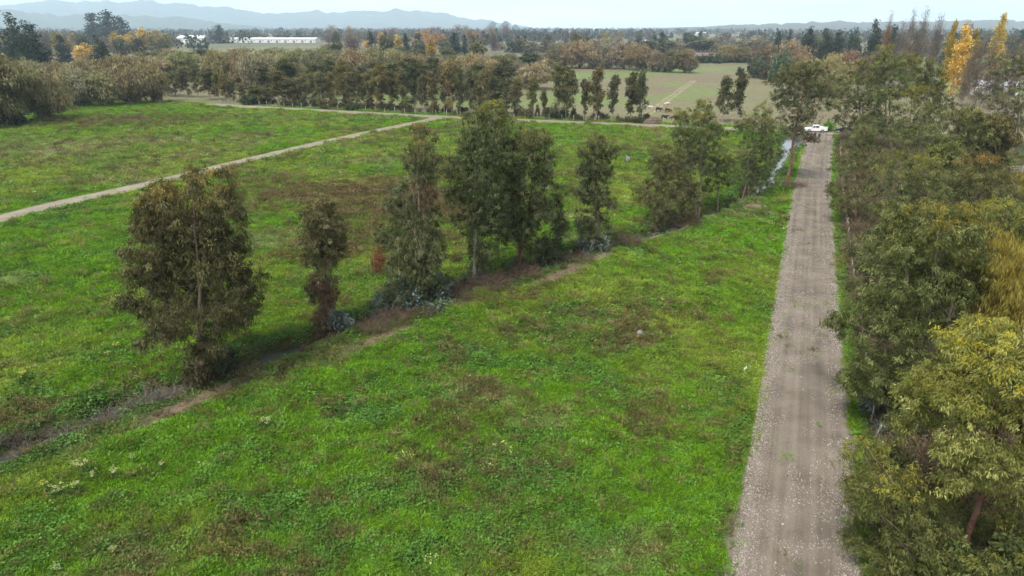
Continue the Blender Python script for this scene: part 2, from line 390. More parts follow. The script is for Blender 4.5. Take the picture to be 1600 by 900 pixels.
def gravel_mat(name, dirt, stone, tracks, grass=0.0):
    m = bpy.data.materials.new(name); m.use_nodes = True
    n = m.node_tree; b = n.nodes['Principled BSDF']; b.inputs['Roughness'].default_value = .95; b.inputs['Specular IOR Level'].default_value = .15
    nn = n.nodes.new; lk = n.links.new
    a = nn('ShaderNodeAttribute'); a.attribute_name = 'lane'; t = nn('ShaderNodeTexCoord')
    sep = nn('ShaderNodeSeparateXYZ'); lk(a.outputs['Vector'], sep.inputs[0])
    # long wheel-worn streaks
    mp = nn('ShaderNodeMapping'); mp.inputs['Scale'].default_value = (2.0, .02, 1); lk(a.outputs['Vector'], mp.inputs['Vector'])
    st = nn('ShaderNodeTexNoise'); st.inputs['Scale'].default_value = 1.0; st.inputs['Detail'].default_value = 4; lk(mp.outputs['Vector'], st.inputs['Vector'])
    pa = nn('ShaderNodeTexNoise'); pa.inputs['Scale'].default_value = .35; pa.inputs['Detail'].default_value = 6; lk(t.outputs['Object'], pa.inputs['Vector'])
    fi = nn('ShaderNodeTexVoronoi'); fi.inputs['Scale'].default_value = 9; lk(t.outputs['Object'], fi.inputs['Vector'])
    f2 = nn('ShaderNodeTexNoise'); f2.inputs['Scale'].default_value = 14; f2.inputs['Detail'].default_value = 5; f2.inputs['Roughness'].default_value = .8; lk(t.outputs['Object'], f2.inputs['Vector'])
    ad = nn('ShaderNodeMath'); ad.operation = 'MULTIPLY_ADD'; ad.inputs[1].default_value = .9; lk(st.outputs['Fac'], ad.inputs[0])
    pb = nn('ShaderNodeMath'); pb.operation = 'MULTIPLY_ADD'; pb.inputs[1].default_value = 1.05; pb.inputs[2].default_value = .0; lk(pa.outputs['Fac'], pb.inputs[0]); lk(pb.outputs[0], ad.inputs[2])
    a2 = nn('ShaderNodeMath'); a2.operation = 'MULTIPLY_ADD'; a2.inputs[1].default_value = .55; lk(f2.outputs['Fac'], a2.inputs[0]); lk(ad.outputs[0], a2.inputs[2])
    r = nn('ShaderNodeMapRange'); r.inputs['From Min'].default_value = .95; r.inputs['From Max'].default_value = 1.6; lk(a2.outputs[0], r.inputs['Value'])
    m1 = nn('ShaderNodeMix'); m1.data_type = 'RGBA'; lk(r.outputs['Result'], m1.inputs['Factor']); m1.inputs['A'].default_value = (*dirt, 1); m1.inputs['B'].default_value = (*stone, 1)
    sp = nn('ShaderNodeMapRange'); sp.inputs['From Min'].default_value = .1; sp.inputs['From Max'].default_value = .55; sp.inputs['To Min'].default_value = 1.12; sp.inputs['To Max'].default_value = .9; lk(fi.outputs['Distance'], sp.inputs['Value'])
    m2 = nn('ShaderNodeMix'); m2.data_type = 'RGBA'; m2.blend_type = 'MULTIPLY'; m2.inputs['Factor'].default_value = 1; lk(m1.outputs['Result'], m2.inputs['A']); lk(sp.outputs['Result'], m2.inputs['B'])
    lk(m2.outputs['Result'], b.inputs['Base Color'])
    u = nn('ShaderNodeBump'); u.inputs['Strength'].default_value = .6; u.inputs['Distance'].default_value = .05; lk(f2.outputs['Fac'], u.inputs['Height']); lk(u.outputs['Normal'], b.inputs['Normal'])
    return m

M_ROAD = gravel_mat('gravel_road', (.088, .070, .054), (.220, .186, .148), True)
M_TRACK = gravel_mat('dirt_track', (.17, .142, .105), (.27, .232, .182), True)
strip('gravel_road', ROAD, ROADW, M_ROAD, seed=2, rag=1.0, ncol=22, taper=lambda f: .2 * np.exp(-(f / .12) ** 2) + .45 * sstep(.45, .8, f))
strip('field_path', PATH, PATHW, M_TRACK, seed=12, rag=.3)
strip('cross_track', TRACK, TRACKW, M_TRACK, lift=.045, seed=22, rag=.35)

# water of the ditch
def water_mat():
    m = bpy.data.materials.new('ditch_water'); m.use_nodes = True
    n = m.node_tree; b = n.nodes['Principled BSDF']
    b.inputs['Base Color'].default_value = (.05, .055, .05, 1); b.inputs['Roughness'].default_value = .08; b.inputs['IOR'].default_value = 1.33; b.inputs['Specular IOR Level'].default_value = .9
    t = n.nodes.new('ShaderNodeTexCoord'); x = n.nodes.new('ShaderNodeTexNoise'); x.inputs['Scale'].default_value = 3; x.inputs['Detail'].default_value = 4
    u = n.nodes.new('ShaderNodeBump'); u.inputs['Strength'].default_value = .35; u.inputs['Distance'].default_value = .03
    n.links.new(t.outputs['Object'], x.inputs['Vector']); n.links.new(x.outputs['Fac'], u.inputs['Height']); n.links.new(u.outputs['Normal'], b.inputs['Normal'])
    return m
sl = STREAM; d = np.gradient(sl, axis=0); d /= np.linalg.norm(d, axis=1, keepdims=True); nr = np.stack([d[:, 1], -d[:, 0]], 1)
ss = np.r_[0, np.cumsum(np.hypot(*np.diff(sl, axis=0).T))]
ww = stream_w(ss) + .9
zz = np.full(len(sl), -.72)
Vv = np.stack([np.c_[sl - nr * ww[:, None], zz], np.c_[sl + nr * ww[:, None], zz]], 1).reshape(-1, 3)
i = np.arange(len(sl) - 1) * 2
obj('ditch_water', mesh_np('ditch_water', Vv, np.stack([i, i + 1, i + 3, i + 2], 1)), mat=water_mat(), kind='structure')

# ------------------------------------------------------------------ hills on the horizon
def hills(name, prof, Yr, depth, col, col2, seed):
    px = np.linspace(prof[0][0], prof[-1][0], 320)
    py = np.interp(px, [p[0] for p in prof], [p[1] for p in prof])
    X = np.zeros(len(px)); Z = np.zeros(len(px))
    for k in range(len(px)):
        X[k], Z[k], _ = upright(px[k], py[k], Yr)
    Z = Z + Yr / F * (8.0 * (fbm(px, px * 0, 18, seed + 2, 4, .6) - .5)) * sstep(44, 36, py)
    Z = np.maximum(Z, 0)
    rows = []
    for f in np.linspace(0, 1, 22):
        Yy = Yr - depth * (1 - f) + 350 * (fbm(X, X * 0 + f * 900, 700, seed, 3) - .5) * (1 - f)
        prof_f = f ** 1.3
        ridge = .75 + .5 * fbm(X + 400 * f, X * 0 + f * 2600, 420, seed + 5, 4)
        zf = Z * prof_f * lerp(ridge, 1, f ** 3)
        rows.append(np.stack([X * Yy / Yr, Yy, zf - 2 * (f == 0)], 1))
    for f in (.5, 1):
        rows.append(np.stack([X * (1 + .1 * f), X * 0 + Yr + 900 * f, Z * (1 - f) - 2 * f], 1))
    R = np.array(rows); nr_, nc = R.shape[:2]
    i = (np.arange(nr_ - 1)[:, None] * nc + np.arange(nc - 1)[None]).ravel()
    obj(name, mesh_np(name, R.reshape(-1, 3), np.stack([i, i + 1, i + nc + 1, i + nc], 1), smooth=True), mat=mat(name, col, .95, .1, (.004, col2, 8)), kind='structure')

hills('hills', [(-260, 22), (-160, 14), (-60, 12), (0, 8), (30, 5), (70, 1), (105, 3), (140, 3.5), (165, 1.5), (190, 3), (215, 0), (235, 0), (255, 5), (290, 5), (310, 8), (330, 9), (370, 14), (400, 18), (430, 20.5), (455, 18), (480, 18), (495, 16.5), (510, 20), (545, 18), (575, 15), (585, 14.5), (600, 17), (615, 13.5), (640, 17), (655, 18), (680, 19), (700, 23), (725, 29), (760, 31), (790, 37), (840, 44)], 10500, 2600, (.05, .065, .055), (.09, .1, .07), 3)
hills('hills', [(-300, 10), (-120, 11), (0, 13), (40, 18), (90, 24), (130, 22), (200, 23), (240, 27), (270, 25), (300, 29), (340, 36), (400, 41), (430, 44)], 6800, 1600, (.04, .055, .045), (.075, .085, .055), 9)
hills('hills', [(1020, 44), (1120, 41), (1200, 36), (1290, 33.5), (1400, 34), (1500, 33), (1620, 32), (1750, 31), (1900, 30)], 5200, 1500, (.09, .075, .055), (.05, .06, .045), 15)

# ------------------------------------------------------------------ tree building
EUC = dict(base=A(.050, .060, .022), alt=A(.185, .200, .092), tip=A(.27, .21, .045))
EUCG = dict(base=A(.050, .065, .022), alt=A(.185, .212, .090), tip=A(.25, .235, .045))
EUCB = dict(base=A(.051, .050, .019), alt=A(.185, .170, .078), tip=A(.25, .19, .055))
YGRN = dict(base=A(.125, .155, .042), alt=A(.21, .235, .10), tip=A(.36, .32, .045))
SPECIAL = dict(blue=(A(.085, .11, .092), A(.17, .205, .178)), dead=(A(.10, .066, .042), A(.16, .105, .062)), red=(A(.19, .065, .03), A(.22, .1, .05)), gold=(A(.22, .175, .03), A(.30, .26, .07)), bush=(A(.06, .055, .028), A(.11, .085, .045)), dark=(A(.035, .045, .026), A(.06, .072, .045)))

def tube(pts, rad, sides=6):
    pts = np.asarray(pts, float); n = len(pts)
    d = nrm(np.gradient(pts, axis=0)); up = np.array([.31, .95, .05])
    s = nrm(np.cross(d, up)); t = np.cross(s, d)
    an = np.arange(sides) * 2 * math.pi / sides
    ring = s[:, None] * np.cos(an)[None, :, None] + t[:, None] * np.sin(an)[None, :, None]
    Vv = (pts[:, None] + ring * np.asarray(rad)[:, None, None]).reshape(-1, 3)
    Fs = []
    i = np.arange(n - 1)[:, None] * sides; j = np.arange(sides)[None]; k = (j + 1) % sides
    Fs = np.stack([(i + j), (i + k), (i + sides + k), (i + sides + j)], -1).reshape(-1, 4)
    return Vv, Fs

class Geo:
    def __init__(s): s.v = []; s.f = []; s.c = []; s.n = 0
    def add(s, V, Fc, c=None):
        s.v.append(V); s.f.append(np.asarray(Fc) + s.n); s.n += len(V)
        if c is not None: s.c.append(c)
    def mesh(s, name, mt, smooth=False):
        return mesh_np(name, np.vstack(s.v), np.vstack(s.f), np.vstack(s.c) if s.c else None, smooth, mt)

def leaves(G, P, D, Ln, Wd, cols, g):
    n = len(P)
    sd = nrm(np.cross(D, g.normal(size=(n, 3))))
    Ln = np.broadcast_to(Ln, (n,))[:, None]; Wd = np.broadcast_to(Wd, (n,))[:, None]
    mid = P + D * Ln * .42
    tipp = P + D * Ln + np.array([0, 0, -1]) * Ln * .12
    Vv = np.stack([P, mid + sd * Wd * .5, tipp, mid - sd * Wd * .5], 1).reshape(-1, 3)
    G.add(Vv, np.arange(n * 4).reshape(n, 4), cols)

def fill_lobe(G, c, r, n, g, pal, kind='', tip=0.0, Ln=.3, Wd=.06, droop=.9, m=30, spread=.17, clump=1.0):
    """n leaves, hung in sprays of m, through an ellipsoid."""
    k = max(2, int(n / m)); r = np.asarray(r, float) * 1.0; c = np.asarray(c, float)
    u = rand_dir(k, g); rr = .35 + .65 * g.random(k) ** .5
    # the outline of a lobe is uneven
    wob = 1 + .30 * np.sin(u[:, 0] * 4 + c[0] * 3) * np.cos(u[:, 2] * 5 + c[2] * 2) + .17 * g.normal(size=k)
    tp = c + u * r * (rr * wob)[:, None]
    sg = (Ln * .62 * (.6 + .8 * g.random(k)) * (spread / .17))[:, None].repeat(m, 0)
    P = np.repeat(tp, m, 0) + g.normal(size=(k * m, 3)) * sg * np.array([1, 1, .85])
    U = np.repeat(u, m, 0)
    D = nrm(np.array([0, 0, -droop]) + U * .55 * np.array([1, 1, .5]) + g.normal(size=(k * m, 3)) * .55)
    b, a_ = (pal['base'], pal['alt']) if kind not in SPECIAL else SPECIAL[kind]
    q = g.random(k)[:, None]
    ct = lerp(b, a_, q ** 2.0) * (.6 + .8 * g.random(k)[:, None])
    if tip > 0 and kind not in SPECIAL:
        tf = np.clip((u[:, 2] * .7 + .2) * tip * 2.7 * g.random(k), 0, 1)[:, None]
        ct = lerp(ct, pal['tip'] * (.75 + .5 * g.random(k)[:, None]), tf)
    cl = np.repeat(ct, m, 0) * (.8 + .4 * g.random(k * m)[:, None])
    leaves(G, P, D, Ln * (.7 + .6 * g.random(k * m)), Wd * (.8 + .4 * g.random(k * m)), cl, g)

def limb(T, a, b, r0, r1, g, n=7, wig=.12, sag=.1, sides=6):
    a = np.asarray(a, float); b = np.asarray(b, float); t = np.linspace(0, 1, n)[:, None]
    L_ = np.linalg.norm(b - a)
    w_ = np.cumsum(g.normal(size=(n, 3)), 0) * wig * L_ / n; w_ = w_ - t * w_[-1]
    P = a + (b - a) * t + w_ * np.array([1, 1, .3]); P[:, 2] += sag * L_ * np.sin(t[:, 0] * math.pi) * .5
    V_, F_ = tube(P, lerp(r0, r1, t[:, 0]), sides); T.add(V_, F_)
    return P

def make_trunk(lobes, h, g, stems=1, r0=.2, spread=.35, bark=None, dead=0, lean=(0, 0)):
    T = Geo(); cs = np.array([l[0] for l in lobes]); paths = []
    top = cs[np.argsort(-cs[:, 2])]
    for s in range(stems):
        tgt = top[min(s * 2, len(top) - 1)]
        a0 = np.array([g.uniform(-spread, spread) * (stems > 1), g.uniform(-spread, spread) * (stems > 1), -.25])
        midp = a0 * .4 + tgt * .55 + np.array([lean[0], lean[1], 0])
        midp[2] = tgt[2] * .5
        P1 = limb(T, a0, midp, r0, r0 * .62, g, 9, .07, 0, 8)
        P2 = limb(T, P1[-1], tgt, r0 * .62, r0 * .12, g, 9, .07, 0, 7)
        paths.append(np.vstack([P1, P2]))
    allp = np.vstack(paths)
    for c, r, *_ in lobes:
        c = np.asarray(c)
        if c[2] < .8: continue
        dd = np.linalg.norm((allp - c) * np.array([1, 1, .7]), axis=1) + 3.0 * (allp[:, 2] > c[2] - .15 * abs(c[2]))
        j = np.argmin(dd); p = allp[j]
        if np.linalg.norm(p - c) > .3:
            rr = r0 * .32 * max(.25, 1 - p[2] / (h * 1.1))
            e = limb(T, p, c + (c - p) * .15, max(rr, .018), .012, g, 6, .15, .12, 5)
            for _ in range(3):
                q = e[g.integers(2, 5)]
                limb(T, q, c + g.normal(size=3) * np.asarray(r) * .6, max(rr * .5, .012), .008, g, 4, .2, 0, 4)
    for _ in range(dead):
        p = allp[g.integers(3, len(allp) - 4)]
        limb(T, p, p + nrm(g.normal(size=3) * np.array([1, 1, .25])) * g.uniform(.8, 2.2), .02, .006, g, 5, .25, 0, 4)
    return T.mesh('trunk', bark or M_BARK, True)

def photo_tree(name, label, base, plist, nleaf, pal, seed, Ln=.30, Wd=.062, stems=1, r0=.2, bark=None, tip=.6, tip_from=.72, cat='tree', spread=.35, dead=5, droop=.9, back=True, lean=(0, 0), m=30, group=None):
    """A tree from the lobes of its crown: (px, py, half width px, half height px, kind)."""
    g = np.random.default_rng(seed); nleaf *= 1.85; Wd *= 1.0; Ln *= .80
    if seed >= 120: pal = {k_: v_ * (A(1.25, 1.2, 1.0) if k_ != 'tip' else 1) for k_, v_ in pal.items()}
    bx, by = at(*base); mpp0 = upright(base[0], base[1], by)[2]
    raw = []
    for l in plist:
        X, Z, mpp = upright(l[0], l[1], by)
        raw.append([X - bx, Z, l[2] * mpp, l[3] * mpp, l[4] if len(l) > 4 else ''])
    h = max(q[1] + q[3] for q in raw); xc = np.mean([q[0] for q in raw])
    lobes = []
    for x, z, rx, rz, kd in raw:
        R = max(abs(q[0] - xc) + q[2] * .8 for q in raw if abs(q[1] - z) < 1.6)
        lim = math.sqrt(max(R * R - (x - xc) ** 2, 0)); lim = max(lim - rx * .6, rx * .2)
        ry = (rx + rz) / 2
        o = g.uniform(.25, 1) * lim * g.choice([-1, 1])
        lobes.append((np.array([x, o, max(z, rz * .6)]), np.array([rx, ry, rz]), kd))
        if back and lim > rx * .7:
            lobes.append((np.array([x + g.uniform(-.3, .3) * rx, -o, max(z, rz * .6)]), np.array([rx, ry, rz]) * .95, kd))
    vol = np.array([l[1][0] * l[1][2] + l[1][1] * l[1][2] for l in lobes]); vol /= vol.sum()
    G = Geo()
    for (c, r, kd), v in zip(lobes, vol):
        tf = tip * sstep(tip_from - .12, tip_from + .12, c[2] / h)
        big = 1
        if kd == 'blue':
            fill_lobe(G, c, r * 1.1, nleaf * v * .45, g, pal, kd, 0, Ln * 1.7, Wd * 2.0, .3, 14); continue
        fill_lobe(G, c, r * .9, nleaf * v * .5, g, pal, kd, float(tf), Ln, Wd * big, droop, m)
        ns = 6
        for q in range(ns):
            u = rand_dir(1, g)[0]; u[2] = abs(u[2]) * 1.1 - .35
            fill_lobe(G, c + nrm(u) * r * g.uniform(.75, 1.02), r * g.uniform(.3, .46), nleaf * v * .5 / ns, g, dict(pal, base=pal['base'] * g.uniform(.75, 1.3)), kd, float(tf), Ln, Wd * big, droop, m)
    t = thing(name, label, cat, (bx, by, float(ground_z(np.array([bx]), np.array([by]))[0])), 0, group)
    obj('trunk', make_trunk(lobes, h, g, stems, r0, spread, bark, dead, lean), t)
    obj('crown', G.mesh('crown', M_LEAF), t)
    return t

# ---- the trees along the ditch
photo_tree('eucalyptus', 'broad many-stemmed eucalyptus with brown-tinged crown, first beside the ditch', (322, 592),
    [(275, 266, 28, 22), (243, 286, 22, 18), (322, 256, 14, 14), (338, 288, 26, 24), (285, 310, 52, 36), (230, 332, 28, 26), (345, 335, 28, 34), (270, 358, 52, 38), (328, 385, 42, 38), (248, 400, 40, 32),
     (360, 375, 20, 24), (212, 436, 25, 20), (255, 450, 38, 28), (310, 448, 46, 38), (365, 440, 24, 36), (338, 500, 30, 30), (290, 478, 20, 20), (352, 545, 14, 22, 'dark'), (320, 574, 36, 26, 'bush'), (296, 586, 22, 14, 'bush'), (235, 509, 12, 12), (380, 470, 14, 16)],
    58000, EUCB, 101, stems=4, r0=.19, spread=.7, tip=.75, tip_from=.86, bark=M_BARK)
photo_tree('eucalyptus', 'slim short eucalyptus with a tufted top and shaggy trunk beside the ditch', (512, 515),
    [(500, 308, 18, 14), (490, 328, 20, 20), (515, 338, 24, 24), (500, 362, 27, 22), (522, 375, 18, 20), (492, 385, 16, 18), (507, 402, 13, 20), (498, 432, 10, 22, 'dead'), (515, 450, 11, 24, 'dead'), (492, 440, 9, 22), (505, 480, 11, 22, 'dead'), (527, 490, 17, 14, 'blue'), (508, 508, 15, 10, 'dead')],
    16000, EUCB, 102, stems=3, r0=.14, spread=.3, tip=.35, tip_from=.9, dead=14)
photo_tree('eucalyptus', 'tall uneven eucalyptus with silvery blue juvenile leaves round its foot', (655, 474),
    [(655, 184, 12, 12), (655, 204, 22, 18), (646, 230, 24, 20), (670, 232, 25, 22), (660, 258, 24, 18), (668, 285, 13, 20, 'dead'), (650, 300, 18, 18), (668, 318, 16, 18), (620, 275, 13, 13), (616, 300, 18, 20), (632, 325, 20, 20), (610, 355, 22, 22), (640, 360, 26, 24), (672, 350, 16, 20), (655, 390, 28, 26), (622, 392, 24, 24), (680, 378, 18, 22),
     (592, 384, 9, 14, 'red'), (625, 428, 28, 24), (675, 425, 24, 28), (632, 448, 40, 24, 'blue'), (598, 460, 18, 10, 'blue'), (685, 452, 16, 16, 'blue'), (660, 455, 24, 18)],
    30000, EUC, 103, stems=3, r0=.17, spread=.8, tip=.55, tip_from=.85, dead=10)
photo_tree('eucalyptus', 'tallest eucalyptus with a double yellowish top in the middle of the ditch row', (746, 440),
    [(755, 166, 16, 13), (776, 162, 14, 14), (745, 190, 22, 20), (775, 190, 24, 22), (733, 220, 24, 25), (765, 225, 28, 25), (718, 255, 20, 25), (755, 260, 34, 30), (788, 240, 20, 25), (722, 295, 24, 28), (762, 300, 34, 30), (738, 335, 28, 28), (772, 340, 26, 28), (745, 375, 22, 28), (765, 385, 20, 22), (752, 412, 18, 22), (745, 430, 14, 10, 'blue')],
    38000, EUCG, 104, stems=3, r0=.17, spread=.5, tip=.6, tip_from=.86, dead=14, bark=M_BARKPALE)
photo_tree('eucalyptus', 'dense dark eucalyptus leaning against the tallest one in the ditch row', (806, 424),
    [(824, 192, 16, 14), (792, 215, 18, 20), (796, 255, 20, 24), (796, 300, 20, 24), (794, 345, 18, 22), (845, 198, 16, 16), (813, 215, 24, 24), (845, 225, 22, 25), (825, 255, 34, 28), (850, 265, 16, 24), (818, 290, 34, 30), (845, 308, 18, 28), (815, 335, 28, 28), (832, 370, 22, 25), (810, 398, 16, 20)],
    32000, EUC, 105, stems=3, r0=.17, spread=.5, tip=.35, tip_from=.88, dead=12, bark=M_BARKRED)
photo_tree('eucalyptus', 'low slender eucalyptus sapling just beyond the tallest pair by the ditch', (866, 400),
    [(872, 292, 14, 14), (868, 320, 17, 20), (875, 348, 15, 20), (862, 378, 20, 20), (845, 385, 16, 16)], 7500, EUCG, 106, stems=2, r0=.1, tip=.2, tip_from=.9)
photo_tree('eucalyptus', 'columnar dark eucalyptus with a pale blue leafy foot, standing alone by the ditch', (936, 391),
    [(935, 206, 17, 11), (924, 226, 19, 16), (950, 226, 14, 15), (919, 255, 18, 20), (942, 260, 18, 22), (917, 290, 19, 22), (940, 295, 20, 22), (924, 325, 24, 22), (938, 348, 22, 20), (914, 345, 15, 18), (928, 374, 24, 16, 'blue'), (944, 384, 10, 7, 'blue')],
    20000, EUC, 107, stems=2, r0=.15, tip=.25, tip_from=.9)
photo_tree('eucalyptus', 'squat bushy eucalyptus with leaves down to the ditch bank', (1040, 350),
    [(1046, 226, 22, 14), (1034, 246, 22, 18), (1064, 246, 20, 18), (1040, 270, 26, 20), (1070, 275, 18, 20), (1010, 290, 17, 13), (1040, 300, 30, 20), (1074, 300, 18, 20), (1028, 325, 22, 18), (1060, 325, 22, 16), (1044, 342, 14, 8, 'blue')],
    19000, EUCB, 108, stems=3, r0=.15, spread=.5, tip=.25, tip_from=.9)
photo_tree('eucalyptus', 'eucalyptus with a bright yellow-green pointed top behind the squat one', (1092, 334),
    [(1098, 152, 10, 10), (1096, 170, 20, 14), (1068, 167, 13, 13), (1090, 192, 30, 18), (1066, 200, 16, 18), (1118, 195, 18, 16), (1094, 222, 34, 20), (1075, 240, 18, 18), (1104, 250, 22, 16)],
    17000, EUCG, 109, stems=2, r0=.15, tip=.8, tip_from=.78)
photo_tree('eucalyptus', 'thin airy eucalyptus with bare lower trunk at the narrow water', (1122, 326),
    [(1125, 222, 16, 14), (1112, 240, 18, 14), (1134, 248, 18, 16), (1118, 266, 22, 14), (1138, 276, 12, 10), (1108, 282, 14, 10)], 5500, EUCG, 110, stems=1, r0=.11, tip=.3, back=True)
photo_tree('eucalyptus', 'three-stemmed eucalyptus with yellow-green top left of the open water', (1166, 306),
    [(1196, 158, 16, 12), (1184, 178, 26, 18), (1162, 188, 14, 14), (1205, 188, 16, 18), (1176, 212, 28, 20), (1204, 222, 16, 22), (1164, 242, 20, 18), (1190, 248, 24, 18), (1158, 264, 18, 12), (1192, 270, 18, 14), (1175, 284, 14, 10)],
    18000, EUCG, 111, stems=3, r0=.14, spread=1.3, tip=.6, tip_from=.78)
photo_tree('eucalyptus', 'large dark eucalyptus with leaning red trunk between the water and the gravel road', (1228, 286),
    [(1264, 108, 20, 13), (1245, 116, 24, 16), (1226, 128, 20, 16), (1272, 130, 20, 18), (1242, 146, 34, 20), (1280, 150, 13, 16), (1224, 160, 16, 14), (1252, 170, 30, 16), (1236, 190, 24, 12), (1262, 186, 16, 10), (1240, 206, 16, 8), (1266, 219, 8, 6, 'dead'), (1256, 212, 8, 5, 'dead')],
    21000, dict(EUC, base=A(.045, .052, .024)), 112, stems=1, r0=.27, bark=M_BARKRED, tip=.15, dead=14)

# ---- the copse right of the gravel road
photo_tree('eucalyptus', 'near yellow-green eucalyptus with red trunks at the photo\'s lower corner', (1556, 905),
    [(1560, 545, 45, 25), (1530, 575, 50, 32), (1590, 570, 40, 35), (1495, 620, 50, 34), (1560, 625, 60, 40), (1620, 610, 50, 50), (1460, 670, 36, 32), (1530, 690, 50, 34), (1600, 690, 55, 42), (1650, 680, 50, 60), (1440, 720, 26, 22), (1650, 750, 36, 30), (1596, 766, 34, 22), (1500, 738, 26, 20), (1545, 752, 22, 16)],
    54000, dict(YGRN, base=A(.10, .115, .03), alt=A(.26, .275, .105)), 121, Ln=.23, Wd=.046, stems=2, r0=.17, spread=2.0, bark=M_BARKRED, tip=.85, tip_from=.8, droop=.8, dead=40)
photo_tree('eucalyptus', 'leafy yellow-green eucalyptus sapling overhanging the near road edge', (1432, 905),
    [(1370, 735, 40, 26), (1350, 775, 30, 30), (1400, 775, 40, 30), (1380, 825, 44, 34), (1440, 820, 40, 34), (1410, 870, 60, 34), (1470, 868, 44, 30), (1360, 870, 24, 30)],
    24000, dict(YGRN, base=A(.075, .09, .03), alt=A(.14, .15, .06)), 122, Ln=.21, Wd=.042, stems=3, r0=.07, spread=1.2, tip=.5, tip_from=.75, droop=.7, dead=10)
photo_tree('eucalyptus', 'low blue-green eucalyptus regrowth between the two near red trunks', (1520, 930),
    [(1500, 850, 30, 20), (1590, 850, 40, 24), (1545, 885, 50, 26), (1620, 880, 50, 36), (1480, 890, 34, 24)],
    11000, dict(EUCG, tip=A(.26, .25, .04)), 123, Ln=.21, Wd=.042, stems=3, r0=.06, spread=1.5, tip=.5, tip_from=.7, droop=.7, dead=8)
photo_tree('eucalyptus', 'massive dark eucalyptus with yellow-tipped crown beside the road fence', (1440, 665),
    [(1480, 335, 60, 22), (1430, 350, 34, 24), (1510, 350, 28, 24), (1400, 385, 34, 30), (1460, 385, 60, 36), (1508, 395, 28, 34), (1390, 440, 44, 36), (1460, 440, 60, 40), (1500, 450, 28, 34), (1370, 490, 40, 32), (1430, 500, 50, 36), (1490, 510, 36, 30), (1325, 522, 22, 16), (1360, 545, 40, 30), (1415, 565, 46, 36), (1350, 600, 36, 30), (1400, 625, 46, 32), (1460, 600, 34, 30), (1385, 655, 30, 18, 'blue'), (1440, 655, 26, 18)],
    60000, dict(EUCG, tip=A(.25, .205, .04)), 124, Ln=.25, Wd=.052, stems=4, r0=.17, spread=1.2, tip=.85, tip_from=.88, dead=16)
photo_tree('willow', 'golden weeping willow among the dark eucalyptus of the copse', (1592, 690),
    [(1548, 450, 22, 40, 'gold'), (1545, 405, 16, 24, 'gold'), (1572, 388, 26, 22, 'gold'), (1598, 400, 30, 26, 'gold'), (1560, 425, 28, 34, 'gold'), (1595, 440, 34, 36, 'gold'), (1560, 475, 30, 34, 'gold'), (1600, 485, 40, 36, 'gold'), (1640, 440, 40, 50, 'gold')],
    20000, YGRN, 125, Ln=.42, Wd=.04, stems=2, r0=.15, spread=.5, tip=0, droop=2.2)
photo_tree('eucalyptus', 'olive eucalyptus with a bright yellow dome behind the golden willow', (1585, 520),
    [(1565, 335, 30, 20), (1590, 345, 30, 24), (1540, 350, 20, 20), (1610, 370, 40, 36), (1570, 375, 36, 28), (1590, 420, 40, 40), (1550, 410, 24, 26), (1590, 470, 36, 34)],
    13000, dict(EUCG, tip=A(.27, .25, .035)), 126, stems=2, r0=.15, tip=.9, tip_from=.82)
photo_tree('eucalyptus', 'dark eucalyptus with a yellow shoulder, mid-copse behind the massive one', (1415, 480),
    [(1452, 250, 22, 14), (1425, 258, 24, 16), (1398, 275, 22, 16), (1450, 280, 26, 22), (1415, 300, 38, 26), (1385, 325, 26, 24), (1440, 325, 34, 26), (1400, 355, 36, 26), (1370, 370, 26, 24), (1430, 370, 30, 26), (1375, 405, 28, 22), (1350, 395, 18, 20)],
    16000, dict(EUC, base=A(.05, .062, .03), tip=A(.2, .2, .035)), 127, stems=2, r0=.17, tip=.8, tip_from=.86)
photo_tree('eucalyptus', 'eucalyptus with orange-tipped crown below the rail fence paddock', (1530, 440),
    [(1540, 258, 24, 14), (1515, 262, 18, 14), (1500, 285, 26, 20), (1545, 285, 30, 22), (1520, 315, 36, 24), (1480, 315, 22, 20), (1555, 320, 26, 24), (1520, 350, 40, 24), (1520, 390, 40, 30)],
    12500, dict(EUC, tip=A(.24, .15, .04)), 128, stems=2, r0=.15, tip=.75, tip_from=.84)
photo_tree('eucalyptus', 'yellowing eucalyptus at the picture edge below the paddock', (1600, 430),
    [(1590, 285, 26, 16), (1615, 295, 30, 24), (1580, 315, 24, 22), (1605, 335, 36, 28), (1590, 370, 34, 28)], 8000, dict(YGRN, base=A(.08, .09, .03), alt=A(.13, .13, .05), tip=A(.27, .2, .03)), 129, stems=2, r0=.14, tip=.7, tip_from=.8)
photo_tree('eucalyptus', 'conical eucalyptus at the road edge, its lower boughs over the fence', (1334, 352),
    [(1353, 186, 8, 10), (1346, 206, 16, 14), (1358, 214, 12, 14), (1336, 228, 20, 16), (1358, 236, 18, 16), (1330, 252, 26, 16), (1362, 258, 20, 16), (1344, 276, 30, 16), (1312, 268, 16, 12), (1305, 300, 14, 14), (1334, 304, 26, 18), (1362, 296, 16, 16), (1310, 325, 14, 14), (1340, 330, 20, 14)],
    12000, dict(EUCG, base=A(.07, .078, .036), tip=A(.16, .16, .05)), 130, stems=1, r0=.2, bark=M_BARKRED, tip=.5, tip_from=.75)
photo_tree('eucalyptus', 'broad eucalyptus with gold-tipped crown behind the conical one', (1425, 340),
    [(1440, 140, 14, 10), (1428, 146, 12, 10), (1430, 165, 26, 18), (1448, 175, 16, 18), (1418, 185, 22, 20), (1436, 205, 32, 22), (1408, 215, 20, 20), (1455, 220, 18, 22), (1425, 240, 36, 22), (1405, 255, 18, 20), (1445, 262, 24, 20), (1420, 285, 30, 22)],
    12000, dict(EUCG, tip=A(.25, .2, .03)), 131, stems=2, r0=.2, tip=.9, tip_from=.88)
